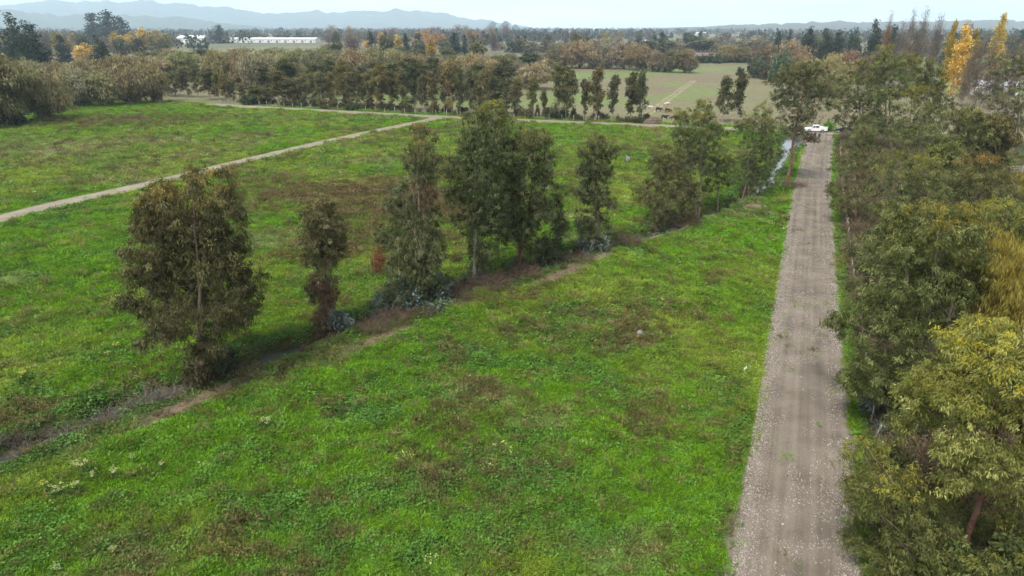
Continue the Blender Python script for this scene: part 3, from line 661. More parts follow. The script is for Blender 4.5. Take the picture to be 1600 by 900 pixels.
for k, (bx, by, lst, lab, pal) in enumerate([
    (1352, 232, [(1340, 108, 18, 14), (1325, 125, 20, 16), (1355, 122, 18, 18), (1338, 145, 30, 18), (1318, 160, 18, 18), (1362, 155, 22, 20), (1340, 175, 32, 18), (1325, 195, 22, 14), (1362, 190, 24, 18), (1345, 210, 22, 14)], 'dark eucalyptus closest to the parked vehicles', EUC),
    (1395, 240, [(1384, 84, 12, 14), (1376, 104, 18, 16), (1400, 100, 16, 16), (1388, 125, 26, 18), (1372, 145, 22, 18), (1405, 140, 18, 20), (1388, 165, 30, 20), (1380, 195, 26, 18), (1400, 205, 22, 18)], 'tall grey-green eucalyptus behind the gravel road, left of the yellow poplars', EUCG),
    (1440, 235, [(1425, 92, 14, 12), (1440, 100, 14, 16), (1430, 115, 22, 16), (1448, 125, 18, 18), (1465, 140, 14, 18), (1440, 150, 26, 20), (1468, 165, 16, 18), (1450, 190, 26, 18)], 'dark eucalyptus in front of the yellow poplars', EUC),
    (1505, 300, [(1515, 180, 18, 12), (1500, 190, 22, 16), (1525, 200, 18, 16), (1508, 215, 30, 18), (1490, 225, 18, 18), (1530, 225, 18, 18), (1508, 248, 28, 18), (1490, 262, 18, 16)], 'rounded eucalyptus before the greenhouse trees', EUC),
    (1562, 300, [(1545, 190, 14, 12), (1562, 198, 18, 14), (1550, 215, 22, 16), (1572, 218, 14, 16), (1556, 238, 18, 16), (1560, 262, 16, 18)], 'thin eucalyptus beside the rail fence paddock', EUCB),
    (1480, 350, [(1478, 228, 16, 12), (1465, 240, 18, 16), (1488, 248, 20, 16), (1472, 268, 26, 18), (1462, 292, 22, 18), (1488, 290, 22, 18), (1476, 315, 22, 16)], 'pale green eucalyptus crowded in the middle of the copse', dict(EUCG, tip=A(.22, .22, .05))),
    (1590, 238, [(1590, 88, 26, 14), (1570, 105, 22, 18), (1610, 105, 30, 24), (1585, 130, 30, 20), (1562, 150, 18, 18), (1600, 155, 36, 24), (1572, 175, 24, 18), (1600, 190, 30, 20)], 'tall dark eucalyptus at the picture edge beside the greenhouse', dict(EUC, base=A(.05, .054, .034)))]):
    photo_tree('eucalyptus', lab, (bx, by), lst, 12500, pal, 140 + k, Ln=.42, Wd=.10, stems=2, r0=.2, tip=.45, tip_from=.85, bark=M_BARK)

# ------------------------------------------------------------------ tree kinds for the rows and masses behind
def rand_tree(kind, seed, h, wd, n, Ln, Wd):
    """Trunk and crown meshes of a tree of a kind, h high and wd wide."""
    g = np.random.default_rng(seed); lobes = []; bark = M_BARKDARK; droop = .7; pal = EUC; tip = 0; r0 = .16; stems = 1; m = 10
    if kind == 'euc':
        nl = 13; bark = M_BARKPALE; stems = int(g.integers(1, 3)); tip = .15
        pal = dict(base=A(.08, .082, .038), alt=A(.16, .152, .08), tip=A(.19, .18, .05))
        for q in range(nl):
            f = .22 + .76 * (q + g.random()) / nl
            R = wd * .5 * (.45 + .75 * math.sin(min(1, max(0, (f - .1))) * math.pi) ** .7) * (1 if f < .85 else .6)
            an = g.uniform(0, 6.28); rad = R * g.uniform(.05, .55)
            s = wd * g.uniform(.15, .25) * (1 if f > .45 else .6)
            lobes.append((np.array([rad * math.cos(an), rad * math.sin(an), f * h - s * .3]), np.array([s, s, s * 1.15]), ''))
    elif kind == 'willow':
        nl = 30; droop = 1.3; stems = 2; r0 = .3; m = 12
        pal = dict(base=A(.17, .146, .085), alt=A(.28, .245, .15), tip=A(.29, .26, .12)); tip = .35
        for q in range(nl):
            u = rand_dir(1, g)[0]; u[2] = u[2] * .85 + .12
            c = u * np.array([wd * .34, wd * .34, h * .38]) + np.array([0, 0, h * .48])
            s = wd * g.uniform(.13, .2)
            lobes.append((c, np.array([s, s, s * .95]), ''))
        lobes.append((np.array([0, 0, h * .6]), np.array([wd * .28, wd * .28, h * .25]), ''))
    elif kind == 'pine':
        nl = 26; pal = dict(base=A(.034, .05, .034), alt=A(.062, .083, .055), tip=A(.05, .07, .04)); droop = .1; r0 = .3
        for q in range(nl):
            f = .08 + .9 * (q + g.random()) / nl
            R = wd * .5 * (1.05 - f) ** .75
            an = g.uniform(0, 6.28); rad = R * g.uniform(.2, .7); s = max(wd * .08, R * g.uniform(.5, .75))
            lobes.append((np.array([rad * math.cos(an), rad * math.sin(an), f * h - s * .4]), np.array([s, s, s * 1.0]), ''))
    elif kind in ('poplar', 'bare_poplar'):
        nl = 14; droop = -1.6; r0 = .2; m = 8; bark = M_BARKPALE
        pal = dict(base=A(.38, .27, .045), alt=A(.47, .35, .08), tip=A(.3, .16, .05)) if kind == 'poplar' else dict(base=A(.15, .118, .09), alt=A(.24, .195, .155), tip=A(.2, .15, .1))
        for q in range(nl):
            f = .1 + .88 * (q + g.random()) / nl
            R = wd * .5 * min(1, 2.2 * (1.06 - f)) * min(1, .45 + 1.6 * f)
            an = g.uniform(0, 6.28); rad = R * g.uniform(.1, .5)
            lobes.append((np.array([rad * math.cos(an), rad * math.sin(an), f * h * .97]), np.array([R * .6, R * .6, h * .06 + R * .3]), ''))
    elif kind == 'shrub':
        nl = 9; droop = .2; r0 = .05; stems = 2
        pal = dict(base=A(.05, .062, .032), alt=A(.085, .095, .05), tip=A(.1, .1, .04))
        for q in range(nl):
            an = g.uniform(0, 6.28); rad = wd * .5 * g.uniform(0, .65); s = wd * g.uniform(.15, .25)
            zt = h * g.uniform(.25, .95) * (1 - .6 * (rad / (wd * .5)) ** 2)
            lobes.append((np.array([rad * math.cos(an), rad * math.sin(an), max(zt - s * .4, s * .3)]), np.array([s, s, min(s, h * .4)]), ''))
    G = Geo(); vol = np.array([l[1][0] * l[1][2] for l in lobes]); vol /= vol.sum()
    for (c, r, kd), v in zip(lobes, vol):
        fill_lobe(G, c, r, n * v, g, pal, kd, tip, Ln, Wd, droop, m + 6, .17)
    T = make_trunk(lobes, h, g, stems, r0, .3, bark, 3)
    return T, G.mesh('crown', M_LEAF)

KINDS = {}
for kind, h, wd, n, Ln, Wd, cnt in (('euc', 14, 6, 5200, .46, .2, 6), ('willow', 13, 13, 9500, .8, .24, 5), ('pine', 18, 11, 10000, .6, .32, 4), ('poplar', 20, 4.5, 5000, .55, .28, 3), ('bare_poplar', 20, 5, 4200, 1.0, .07, 4), ('shrub', 3, 5, 2400, .4, .2, 4)):
    KINDS[kind] = [(h, wd, *rand_tree(kind, 300 + 17 * q + len(kind), h, wd, n, Ln, Wd)) for q in range(cnt)]
FAR = {}
def join_far(kind, q):
    h, wd = {'euc': (14, 7), 'willow': (12, 13), 'pine': (18, 10), 'poplar': (20, 5), 'bare_poplar': (20, 5)}[kind]
    T, Cr = rand_tree(kind, 700 + 13 * q + len(kind), h, wd, 2000, 1.3 if kind != 'bare_poplar' else 2.0, .65 if kind != 'bare_poplar' else .22)
    return (h, wd, T, Cr)
for kind in ('euc', 'willow', 'pine', 'poplar', 'bare_poplar'):
    FAR[kind] = [join_far(kind, q) for q in range(3)]

NICE = {'euc': 'eucalyptus', 'willow': 'willow', 'pine': 'dark_conifer', 'poplar': 'poplar', 'bare_poplar': 'bare_poplar', 'shrub': 'shrub'}
CATS = {'euc': 'tree', 'willow': 'tree', 'pine': 'tree', 'poplar': 'tree', 'bare_poplar': 'tree', 'shrub': 'shrub'}
gt = np.random.default_rng(55)

def plant(kind, px, by, ty, wpx, label, group=None, tint=None, far=False, pos=None, h=None, wd=None):
    """One tree by the pixel of its foot, the height of its top and its width in the photograph."""
    X, Y = at(px, by) if pos is None else pos
    if h is None:
        h = max(1.2, upright(px, ty, Y)[1]); wd = wpx * upright(px, by, Y)[2]
    lib = (FAR if far else KINDS)[kind]
    H, W, T, Cr = lib[gt.integers(len(lib))]
    z = float(ground_z(np.array([X]), np.array([Y]))[0]) if Y < 300 else 0
    t = thing(NICE[kind], label, CATS[kind], (X, Y, z), gt.uniform(0, 6.28), group)
    t.scale = (wd / W, wd / W, h / H)
    o1 = obj('trunk', T, t); o2 = obj('crown', Cr, t)
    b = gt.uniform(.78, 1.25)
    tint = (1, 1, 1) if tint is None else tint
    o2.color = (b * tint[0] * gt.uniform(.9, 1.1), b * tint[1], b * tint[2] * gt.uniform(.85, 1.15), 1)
    return t

def ordn(k):
    return f"{k}{'th' if 10 <= k % 100 <= 20 else {1: 'st', 2: 'nd', 3: 'rd'}.get(k % 10, 'th')}"

# young eucalyptus row just behind the cross track
tx = [t for t in TRACK]
def track_y(px):
    return np.interp(px, [300, 400, 550, 690, 850, 1010, 1150, 1290], [160, 167, 175, 183, 189, 196, 201, 207])
row = []
px = 262.0
while px < 800:
    row.append((px, track_y(max(px, 300)) - gt.uniform(3.5, 7) - (4 if px < 320 else 0), np.interp(px, [260, 330, 400, 470, 520, 600, 700, 760, 800], [98, 102, 122, 112, 104, 100, 103, 112, 116]) + gt.uniform(-8, 18), gt.uniform(20, 42) * (1 if px > 420 or px < 340 else .75)))
    px += gt.uniform(11, 19)
row += [(809, 183, 120, 30), (832, 184.5, 124, 22), (850, 184, 140, 14), (873, 187, 100, 36), (884, 187.5, 104, 34), (912, 188, 124, 18), (930, 189, 104, 34), (957, 189, 120, 24), (985, 191, 112, 28), (1001, 191.5, 110, 26)]
for k, (x, b, t_, wp) in enumerate(sorted(row)):
    plant('euc', x, b, t_, wp, f'young eucalyptus, {ordn(k + 1)} from the left in the row behind the cross track', 'eucalyptus row behind the cross track', tint=[(1, 1, 1), (.8, .85, .8), (1.15, 1.1, .95), (1.2, 1.02, .85)][gt.integers(4)])
for x, b, t_, wp, lab in ((1128, 192, 120, 30, 'dark flat-topped eucalyptus standing in the pasture behind the yellow-topped one'), (1150, 193, 116, 30, 'thin twin of the flat-topped pasture eucalyptus, its neighbour nearer the road')):
    plant('euc', x, b, t_, wp, lab, tint=(.8, .85, .8))

# willows and mixed trees on the left field edge
for x, b, t_, wp, lab in ((12, 196, 84, 130, 'large grey-brown willow at the left edge of the field'), (78, 186, 106, 78, 'smaller willow with a dark bare trunk at the left field corner'), (-50, 200, 80, 120, 'willow half cut off by the left picture edge'),
    (118, 168, 104, 56, 'brown willow behind the corner willow, its left neighbour'), (160, 166, 108, 66, 'round olive willow at the edge of the bright grass'), (205, 163, 100, 66, 'brown willow right of the round olive one'), (240, 160, 92, 50, 'olive willow where the eucalyptus row begins'),
    (100, 158, 95, 60, 'willow with dull crown behind the corner willow'), (190, 150, 84, 60, 'willow behind the round olive one'), (140, 152, 90, 60, 'greyish willow between the two conifer groups'), (225, 148, 82, 56, 'ochre willow below the yellow poplars'), (60, 150, 92, 60, 'willow under the twin conifers')):
    plant('willow', x, b, t_, wp, lab, tint=(.95, .95, .9))
for k, x in enumerate(range(235, 840, 26)):
    b = 134 + gt.uniform(-10, 8); wp = gt.uniform(48, 70)
    plant('willow', x + gt.uniform(-8, 8), b, np.interp(x, [235, 300, 400, 480, 560, 640, 720, 840], [80, 80, 76, 76, 76, 78, 86, 90]) + gt.uniform(-3, 9), wp, f'grey-brown willow, {ordn(k + 1)} from the left in the thicket behind the eucalyptus row', 'willow thicket behind the eucalyptus row', tint=[(1.0, .97, 1.02), (.9, 1.0, .8), (1.2, 1.12, 1.0), (.8, .77, .8), (1.1, 1.0, .85)][gt.integers(5)])
for k, x in enumerate(range(225, 860, 24)):
    b = 112 + gt.uniform(-6, 6)
    plant('willow' if gt.random() < .75 else 'euc', x + gt.uniform(-8, 8), b, np.interp(x, [225, 300, 400, 560, 640, 720, 860], [76, 76, 74, 72, 76, 82, 84]) + gt.uniform(-2, 7), gt.uniform(42, 62), f'dull willow, {ordn(k + 1)} from the left at the back of the thicket', 'back of the willow thicket', tint=(.85, .85, .85) if gt.random() < .6 else (.7, .85, .65))
for k, x in enumerate(range(420, 800, 24)):
    plant('euc' if gt.random() < .7 else 'willow', x + gt.uniform(-8, 8), 152 + gt.uniform(-8, 8), 92 + gt.uniform(-6, 12), gt.uniform(34, 52), f'mixed tree, {ordn(k + 1)} from the left between the eucalyptus row and the willows', 'mixed trees between row and thicket', tint=(.85, .9, .85))
for k, (x, b, t_, wp) in enumerate(((872, 106, 68, 56), (905, 107, 62, 60), (940, 107, 66, 58), (975, 108, 63, 58), (1000, 110, 68, 50), (925, 104, 62, 50), (1027, 112, 78, 34), (1046, 113, 76, 36), (1070, 114, 74, 44))):
    plant('willow', x, b, t_, wp, f'mauve-brown willow, {ordn(k + 1)} of the nine in the middle of the pasture', 'willows in the middle of the pasture', tint=(.82, .78, .84))
for k, (x, b, t_, wp, lab) in enumerate(((1262, 150, 92, 76, 'pale olive willow behind the parked pickup'), (1295, 152, 84, 70, 'straw-coloured willow above the parked pickup'), (1235, 118, 62, 60, 'brown willow left of the pine group'), (1320, 130, 78, 60, 'reddish bare willow under the pines'), (1365, 132, 75, 60, 'dull purple willow under the bare poplars'),
    (1195, 108, 68, 40, 'leafless willow on the far side of the pasture'), (1135, 97, 70, 40, 'ochre-topped willow over the dark hedge'), (1160, 98, 72, 34, 'grey willow over the dark hedge'))):
    plant('willow', x, b, t_, wp, lab, tint=[(1, 1.05, .8), (1.1, 1.1, .85), (.95, .85, .8), (.95, .75, .7), (.8, .68, .72), (.8, .75, .75), (1.05, 1, .7), (.8, .78, .8)][k])

# dark conifers
for k, x in enumerate(list(range(1095, 1330, 20)) + list(range(870, 1090, 24))):
    b = 84 + gt.uniform(-5, 4)
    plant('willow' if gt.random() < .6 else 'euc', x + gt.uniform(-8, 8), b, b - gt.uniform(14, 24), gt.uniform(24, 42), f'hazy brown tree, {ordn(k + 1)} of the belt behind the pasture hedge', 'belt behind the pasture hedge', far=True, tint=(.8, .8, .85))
for x, b, t_, wp, lab in ((35, 118, 21, 62, 'tall pointed dark conifer at the left, first of the twins'), (62, 122, 31, 66, 'broad pointed dark conifer at the left, second of the twins'), (0, 115, 40, 50, 'dark conifer at the left picture edge'), (164, 118, 55, 40, 'rounded conifer among the yellow poplars'),
    (1212, 96, 48, 22, 'small conifer left of the road-end pines'), (1228, 98, 46, 18, 'slim conifer left of the road-end pines'), (1256, 106, 40, 40, 'dark pine, westmost of the road-end group'), (1283, 108, 44, 44, 'second dark pine of the road-end group'), (1304, 108, 46, 38, 'third dark pine of the road-end group'), (1327, 104, 42, 30, 'narrow pine right of the road-end group'),
    (1357, 108, 29, 40, 'tallest dark pine beside the bare poplars'), (1386, 104, 37, 34, 'dark pine behind the bare poplars'), (1480, 100, 34, 26, 'dark pine behind the yellow poplars'), (1503, 100, 37, 24, 'dark pine right of the yellow poplars'), (1592, 92, 44, 40, 'dark pine at the right picture edge')):
    plant('pine', x, b, t_, wp, lab)
for x, b, t_, wp, lab in ((152, 70, 20, 36, 'left third of the great dark far conifer clump'), (174, 70, 17, 40, 'top of the great dark far conifer clump'), (194, 70, 26, 32, 'right third of the great dark far conifer clump'), (344, 68, 39, 22, 'lone dark round tree beside the white sheds'), (604, 82, 50, 12, 'slim dark tree before the orange poplars'), (622, 84, 58, 16, 'dark tree right of the slim one before the orange poplars'),
    (655, 86, 52, 26, 'dark conifer in front of the orange poplars'), (710, 92, 50, 24, 'tall dark conifer right of the orange poplars'), (726, 88, 55, 12, 'thin conifer beside the tall dark one'), (755, 70, 48, 12, 'small far conifer near the vineyards'), (532, 62, 45, 12, 'small conifer behind the willow thicket'), (548, 62, 46, 10, 'slim conifer behind the willow thicket'),
    (770, 48, 34, 22, 'hilltop conifer at the end of the mountains'), (790, 48, 33, 24, 'broad hilltop conifer at the end of the mountains'), (806, 48, 38, 14, 'last hilltop conifer at the end of the mountains'), (938, 62, 52, 8, 'small dark conifer over the pasture willows')):
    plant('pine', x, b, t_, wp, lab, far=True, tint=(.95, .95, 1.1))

# poplars
for k, (x, b, t_, wp, c) in enumerate(((183, 82, 50, 14, 1), (194, 82, 54, 14, 1), (205, 84, 56, 16, 1.1), (208, 80, 48, 14, .8), (226, 82, 44, 16, 1), (238, 82, 48, 14, .8), (249, 80, 46, 14, .8), (262, 82, 52, 14, .6), (95, 92, 50, 14, .7), (106, 92, 54, 14, .7), (118, 80, 52, 10, .6), (136, 92, 66, 16, 1.1), (128, 94, 72, 18, 1.1))):
    plant('poplar', x, b, t_, wp, f'yellow autumn poplar, {ordn(k + 1)} of the group round the far dark conifers', 'yellow poplars on the left', far=True, tint=(c, c * (1.0 if c >= 1 else 1.1), c * (1.1 if c >= 1 else 2.2)))
for k, (x, b, t_, wp, c) in enumerate(((597, 74, 50, 10, 1), (607, 76, 64, 12, 1.1), (655, 72, 48, 12, .9), (668, 74, 46, 12, .9), (680, 74, 52, 12, 1), (692, 74, 54, 12, .9), (548, 74, 62, 12, 1.1), (575, 75, 63, 12, 1.1), (742, 72, 48, 10, .7), (735, 74, 48, 10, .7), (700, 104, 94, 10, 1), (737, 105, 92, 12, .8))):
    plant('poplar', x, b, t_, wp, f'orange autumn poplar, {ordn(k + 1)} of those before the far vineyards', 'orange poplars before the vineyards', far=True, tint=(c, c * .88, c * 1.6))
for k, x in enumerate(sorted([gt.uniform(600, 800) if q < 18 else gt.uniform(500, 600) for q in range(26)])):
    b = gt.uniform(62, 72)
    plant('bare_poplar', x, b, 42 + gt.uniform(-3, 8), gt.uniform(8, 13), f'leafless pinkish poplar, {ordn(k + 1)} from the left in the far belt before the vineyards', 'leafless poplars before the vineyards', far=True, tint=(1.05, 1.08, 1.15))
for x, b, t_, wp, lab, c in ((1469, 150, 27, 18, 'slender golden poplar, tallest of the golden pair', 1.1), (1486, 152, 36, 30, 'broad golden poplar, lower of the golden pair', 1.15), (1503, 148, 42, 24, 'faded golden poplar right of the golden pair', .75), (1547, 118, 17, 22, 'solitary golden poplar right of the leafless trees', 1.0)):
    plant('poplar', x, b, t_, wp, lab, tint=(c, c, c))
for x, b, t_, wp, lab in ((1374, 128, 18, 14, 'rust-brown poplar above the pines'), (1396, 128, 32, 20, 'leafless poplar left of the tall pair'), (1408, 130, 14, 16, 'tall leafless poplar, left of the tall pair'), (1426, 130, 11, 20, 'tallest leafless poplar of the row'), (1447, 135, 23, 22, 'feathery leafless poplar left of the golden pair'), (1418, 130, 40, 20, 'short leafless poplar below the tall pair'),
    (1516, 168, 50, 26, 'grey leafless tree with dark trunk before the greenhouse'), (1532, 170, 58, 26, 'second grey leafless tree before the greenhouse'), (1551, 172, 66, 28, 'third grey leafless tree before the greenhouse'), (1500, 166, 70, 20, 'leafless tree below the faded poplar'), (1570, 168, 60, 24, 'leafless tree right of the greenhouse roof')):
    plant('bare_poplar', x, b, t_, wp, lab, tint=(1.1, .7, .5) if 'rust' in lab else (.9, .85, .85))

# hedges and shrubs behind the track
for k, (x, b, t_, wp) in enumerate([(x, 98 + gt.uniform(-1, 1), 86 + gt.uniform(-2, 3), 22) for x in range(1085, 1205, 12)]):
    plant('shrub', x, b, t_, wp, f'dark shrub, {ordn(k + 1)} from the left in the hedge across the pasture', 'hedge across the pasture')
for k, (x, b, t_, wp) in enumerate([(x, 106, 99 + gt.uniform(-1.5, 1.5), 20) for x in range(795, 862, 11)]):
    plant('shrub', x, b, t_, wp, f'dark bramble, {ordn(k + 1)} from the left in the strip beside the pasture willows', 'bramble strip beside the willows')
for x, b, t_, wp, lab, tn in ((1180, 122, 88, 40, 'dark evergreen bush at the far pasture corner', (1, 1, 1)), (1215, 128, 78, 44, 'blue-green bush at the far pasture corner', (1.3, 1.5, 1.5)), (1198, 124, 96, 40, 'brown bush at the far pasture corner', (1.4, 1.0, .9)), (1155, 118, 106, 14, 'small dark bush in the pasture', (.9, .9, .9)),
    (640, 112, 86, 40, 'very dark round evergreen behind the eucalyptus row', (.7, .8, .7)), (680, 104, 86, 30, 'dark evergreen bush behind the row', (.8, .9, .8)), (1294, 206, 187, 22, 'bright green bush behind the parked pickup', (1.4, 2.6, .5)), (1262, 203, 192, 24, 'dark bush on the ditch bank left of the pickup', (.8, .8, .8)), (1248, 206, 197, 18, 'low dark bush at the ditch end of the cross track', (.8, .8, .8)),
    (205, 162, 148, 26, 'blue-green bush under the left willows', (1, 1.3, 1.2)), (130, 164, 152, 30, 'dark shrub under the left willows', (.9, .9, .9)), (20, 196, 168, 60, 'dark undergrowth shrub below the large left willow', (.6, .6, .6)), (-40, 200, 170, 50, 'dark undergrowth shrub at the left picture edge', (.6, .6, .6))):
    plant('shrub', x, b, t_, wp, lab, tint=tn)
for k in range(46):
    x = 395 + k * 13.6 + gt.uniform(-4, 4)
    plant('shrub', x + gt.uniform(-6, 6), track_y(x) - gt.uniform(3, 8), track_y(x) - gt.uniform(9, 22), gt.uniform(8, 34), f'low brown-green scrub, {ordn(k + 1)} from the left under the eucalyptus row', 'scrub under the eucalyptus row', tint=(1.5, 1.15, .95) if gt.random() < .6 else (1.1, 1.2, 1.0))

for x, b, t_, wp, lab, tn in ((318, 600, 552, 74, 'brown-green bush round the foot of the many-stemmed eucalyptus', (1.3, 1.0, .8)), (352, 592, 560, 40, 'dark green bush right of the many-stemmed eucalyptus foot', (.9, 1.0, .8)),
    (628, 482, 424, 70, 'silvery blue juvenile regrowth at the foot of the tall uneven eucalyptus', (2.3, 2.5, 3.6)), (600, 484, 452, 44, 'pale blue juvenile shoot left of the silvery blue regrowth', (2.8, 3.0, 4.4)), (690, 474, 434, 44, 'blue-grey regrowth right of the tall uneven eucalyptus', (1.9, 2.1, 2.8)), (528, 514, 480, 30, 'small blue-grey regrowth at the foot of the slim eucalyptus', (2.2, 2.4, 3.4)),
    (930, 396, 358, 46, 'blue-white regrowth at the foot of the columnar eucalyptus', (2.4, 2.6, 3.8)), (750, 446, 416, 34, 'blue-grey shoots at the foot of the tallest eucalyptus', (1.9, 2.1, 2.8)), (1045, 352, 330, 30, 'grey-green regrowth under the squat eucalyptus', (1.8, 2.0, 2.4)), (850, 412, 374, 50, 'dark leafy bush below the low slender sapling', (1.0, 1.1, .9)), (800, 432, 400, 46, 'dark leafy bush at the foot of the dense dark eucalyptus', (1.0, 1.0, .8)),
    (1470, 930, 850, 110, 'yellow-green scrub bush between the near red trunks and the road', (1.9, 2.0, 1.1)), (1540, 950, 862, 110, 'olive scrub bush at the foot of the near red trunks', (1.5, 1.7, 1.0)), (1600, 930, 840, 110, 'olive scrub bush in the lower corner of the picture', (1.5, 1.6, 1.0)), (1390, 760, 700, 70, 'brown-green scrub bush behind the road-edge sapling', (1.7, 1.4, .9)), (1460, 800, 745, 80, 'dry brown scrub bush behind the near red trunks', (1.9, 1.3, .9))):
    plant('shrub', x, b, t_, wp, lab, tint=tn)

# tree belts to the horizon
FARK = ['willow', 'euc', 'euc', 'pine', 'bare_poplar', 'willow', 'euc', 'poplar']
cnt = 0
while cnt < 430:
    Y = math.exp(gt.uniform(math.log(520), math.log(2000))) if cnt < 330 else gt.uniform(1500, 2600)
    X = gt.uniform(-.86, .86) * Y
    u = X * .92 - Y * .39; v = X * .39 + Y * .92
    du = abs((u / 170) % 1 - .5); dv = abs((v / 230) % 1 - .5)
    if min(.5 - du, .5 - dv) > .07: continue
    pxx = 800 + F * X / (Y * CP - (0 - CAM_H) * SP)
    if 900 < pxx < 1210 and Y < 800 and gt.random() < .7: continue
    if 275 < pxx < 515 and Y < 1270: continue
    kind = FARK[gt.integers(len(FARK))]
    if kind == 'poplar' and gt.random() < .6: kind = 'willow'
    H = {'willow': 12, 'euc': 16, 'pine': 19, 'bare_poplar': 19, 'poplar': 18}[kind] * gt.uniform(.6, 1.2)
    W = {'willow': 15, 'euc': 10, 'pine': 11, 'bare_poplar': 7, 'poplar': 6}[kind] * gt.uniform(.8, 1.4)
    look = {'willow': 'hazy grey-brown willow', 'euc': 'hazy grey-green tree', 'pine': 'hazy dark conifer', 'bare_poplar': 'hazy leafless poplar', 'poplar': 'hazy yellow poplar'}[kind]
    size = 'tall' if H > 17 else 'low' if H < 11 else 'middling'
    where = ['behind the yellow poplars at far left', 'round the white sheds', 'behind the willow thicket', 'behind the orange poplars', 'over the pasture willows', 'over the pasture hedge', 'behind the road-end pines', 'behind the golden poplars'][int(np.searchsorted([270, 500, 600, 800, 1000, 1200, 1400], pxx))]
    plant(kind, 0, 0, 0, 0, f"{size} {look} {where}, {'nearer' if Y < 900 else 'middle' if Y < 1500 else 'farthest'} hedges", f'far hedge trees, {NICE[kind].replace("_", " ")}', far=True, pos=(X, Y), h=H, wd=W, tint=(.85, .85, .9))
    cnt += 1
# the wooded plain beyond, too far to tell trees apart
G = Geo(); gw = np.random.default_rng(77)
n_t = 9000
Yt = np.exp(gw.uniform(math.log(750), math.log(9500), n_t)); Xt = gw.uniform(-.92, .92, n_t) * Yt
dens = fbm(Xt, Yt, 300, 81, 3); keep = (dens > .46) & ((Yt > 1300) | (np.abs(((Xt * .39 + Yt * .92) / 230) % 1 - .5) > .38)); Xt, Yt = Xt[keep], Yt[keep]
pal = [A(.05, .06, .04), A(.09, .075, .055), A(.035, .05, .035), A(.13, .10, .075), A(.2, .12, .05)]
pk = gw.choice(5, len(Xt), p=[.35, .27, .22, .12, .04])
m_ = 30
hh = gw.uniform(7, 19, len(Xt)) * np.where(pk == 2, 1.2, 1); wdd = gw.uniform(5, 13, len(Xt)) * np.where(pk >= 3, .7, 1) * (1 + Yt / 4000)
u = rand_dir(len(Xt) * m_, gw); R = gw.random(len(u)) ** .4
base = np.stack([Xt, Yt, hh * .5], 1)
P = np.repeat(base, m_, 0) + u * R[:, None] * np.stack([np.repeat(wdd * .5, m_), np.repeat(wdd * .5, m_), np.repeat(hh * .5, m_)], 1)
P[:, 2] = np.maximum(P[:, 2], .5)
cl = np.repeat(np.array(pal)[pk], m_, 0) * (.7 + .6 * gw.random(len(u)))[:, None]
leaves(G, P, nrm(gw.normal(size=(len(u), 3)) + u), np.repeat(wdd * .46, m_), np.repeat(wdd * .3, m_), cl, gw)
obj('distant_woodland', G.mesh('distant_woodland', M_LEAF), kind='stuff', label='hazy tree belts of the plain before the horizon', category='woodland')
#PART2
# ------------------------------------------------------------------ ground cover (grass, weeds, gravel), sown as stuff
LIB = bpy.data.collections.new('clump_library')

def lib_obj(coll, name, me):
    o = bpy.data.objects.new(name, me); coll.objects.link(o); return o

def scatter(name, P, rot, scl, idx, col, meshes, mt, **props):
    coll = bpy.data.collections.new(name + '_kinds')
    for k, mm in enumerate(meshes):
        if not mm.materials: mm.materials.append(mt)
        lib_obj(coll, f'{name}_clump_{k}', mm)
    me = bpy.data.meshes.new(name)
    n = len(P); me.vertices.add(n); me.vertices.foreach_set('co', np.asarray(P, np.float32).ravel())
    def att(nm, ty, key, arr):
        a = me.attributes.new(nm, ty, 'POINT'); a.data.foreach_set(key, np.asarray(arr).ravel())
    att('rot', 'FLOAT_VECTOR', 'vector', np.asarray(rot, np.float32)); att('scl', 'FLOAT_VECTOR', 'vector', np.asarray(scl, np.float32))
    att('idx', 'INT', 'value', np.asarray(idx, np.int32))
    c4 = np.ones((n, 4), np.float32); c4[:, :3] = col; att('col', 'FLOAT_COLOR', 'color', c4)
    o = obj(name, me, mat=mt, kind='stuff', **props)
    ng = bpy.data.node_groups.new(name, 'GeometryNodeTree')
    ng.interface.new_socket('Geometry', in_out='INPUT', socket_type='NodeSocketGeometry'); ng.interface.new_socket('Geometry', in_out='OUTPUT', socket_type='NodeSocketGeometry')
    nn = ng.nodes.new; lk = ng.links.new
    gi = nn('NodeGroupInput'); go = nn('NodeGroupOutput'); ip = nn('GeometryNodeInstanceOnPoints'); ci = nn('GeometryNodeCollectionInfo')
    ci.inputs['Collection'].default_value = coll; ci.inputs['Separate Children'].default_value = True; ci.inputs['Reset Children'].default_value = True
    def na(nm, ty):
        x = nn('GeometryNodeInputNamedAttribute'); x.data_type = ty; x.inputs['Name'].default_value = nm; return x.outputs['Attribute']
    er = nn('FunctionNodeEulerToRotation'); lk(na('rot', 'FLOAT_VECTOR'), er.inputs['Euler'])
    lk(gi.outputs[0], ip.inputs['Points']); lk(ci.outputs[0], ip.inputs['Instance']); ip.inputs['Pick Instance'].default_value = True
    lk(na('idx', 'INT'), ip.inputs['Instance Index']); lk(er.outputs['Rotation'], ip.inputs['Rotation']); lk(na('scl', 'FLOAT_VECTOR'), ip.inputs['Scale']); lk(ip.outputs['Instances'], go.inputs[0])
    md = o.modifiers.new('sown', 'NODES'); md.node_group = ng
    return o

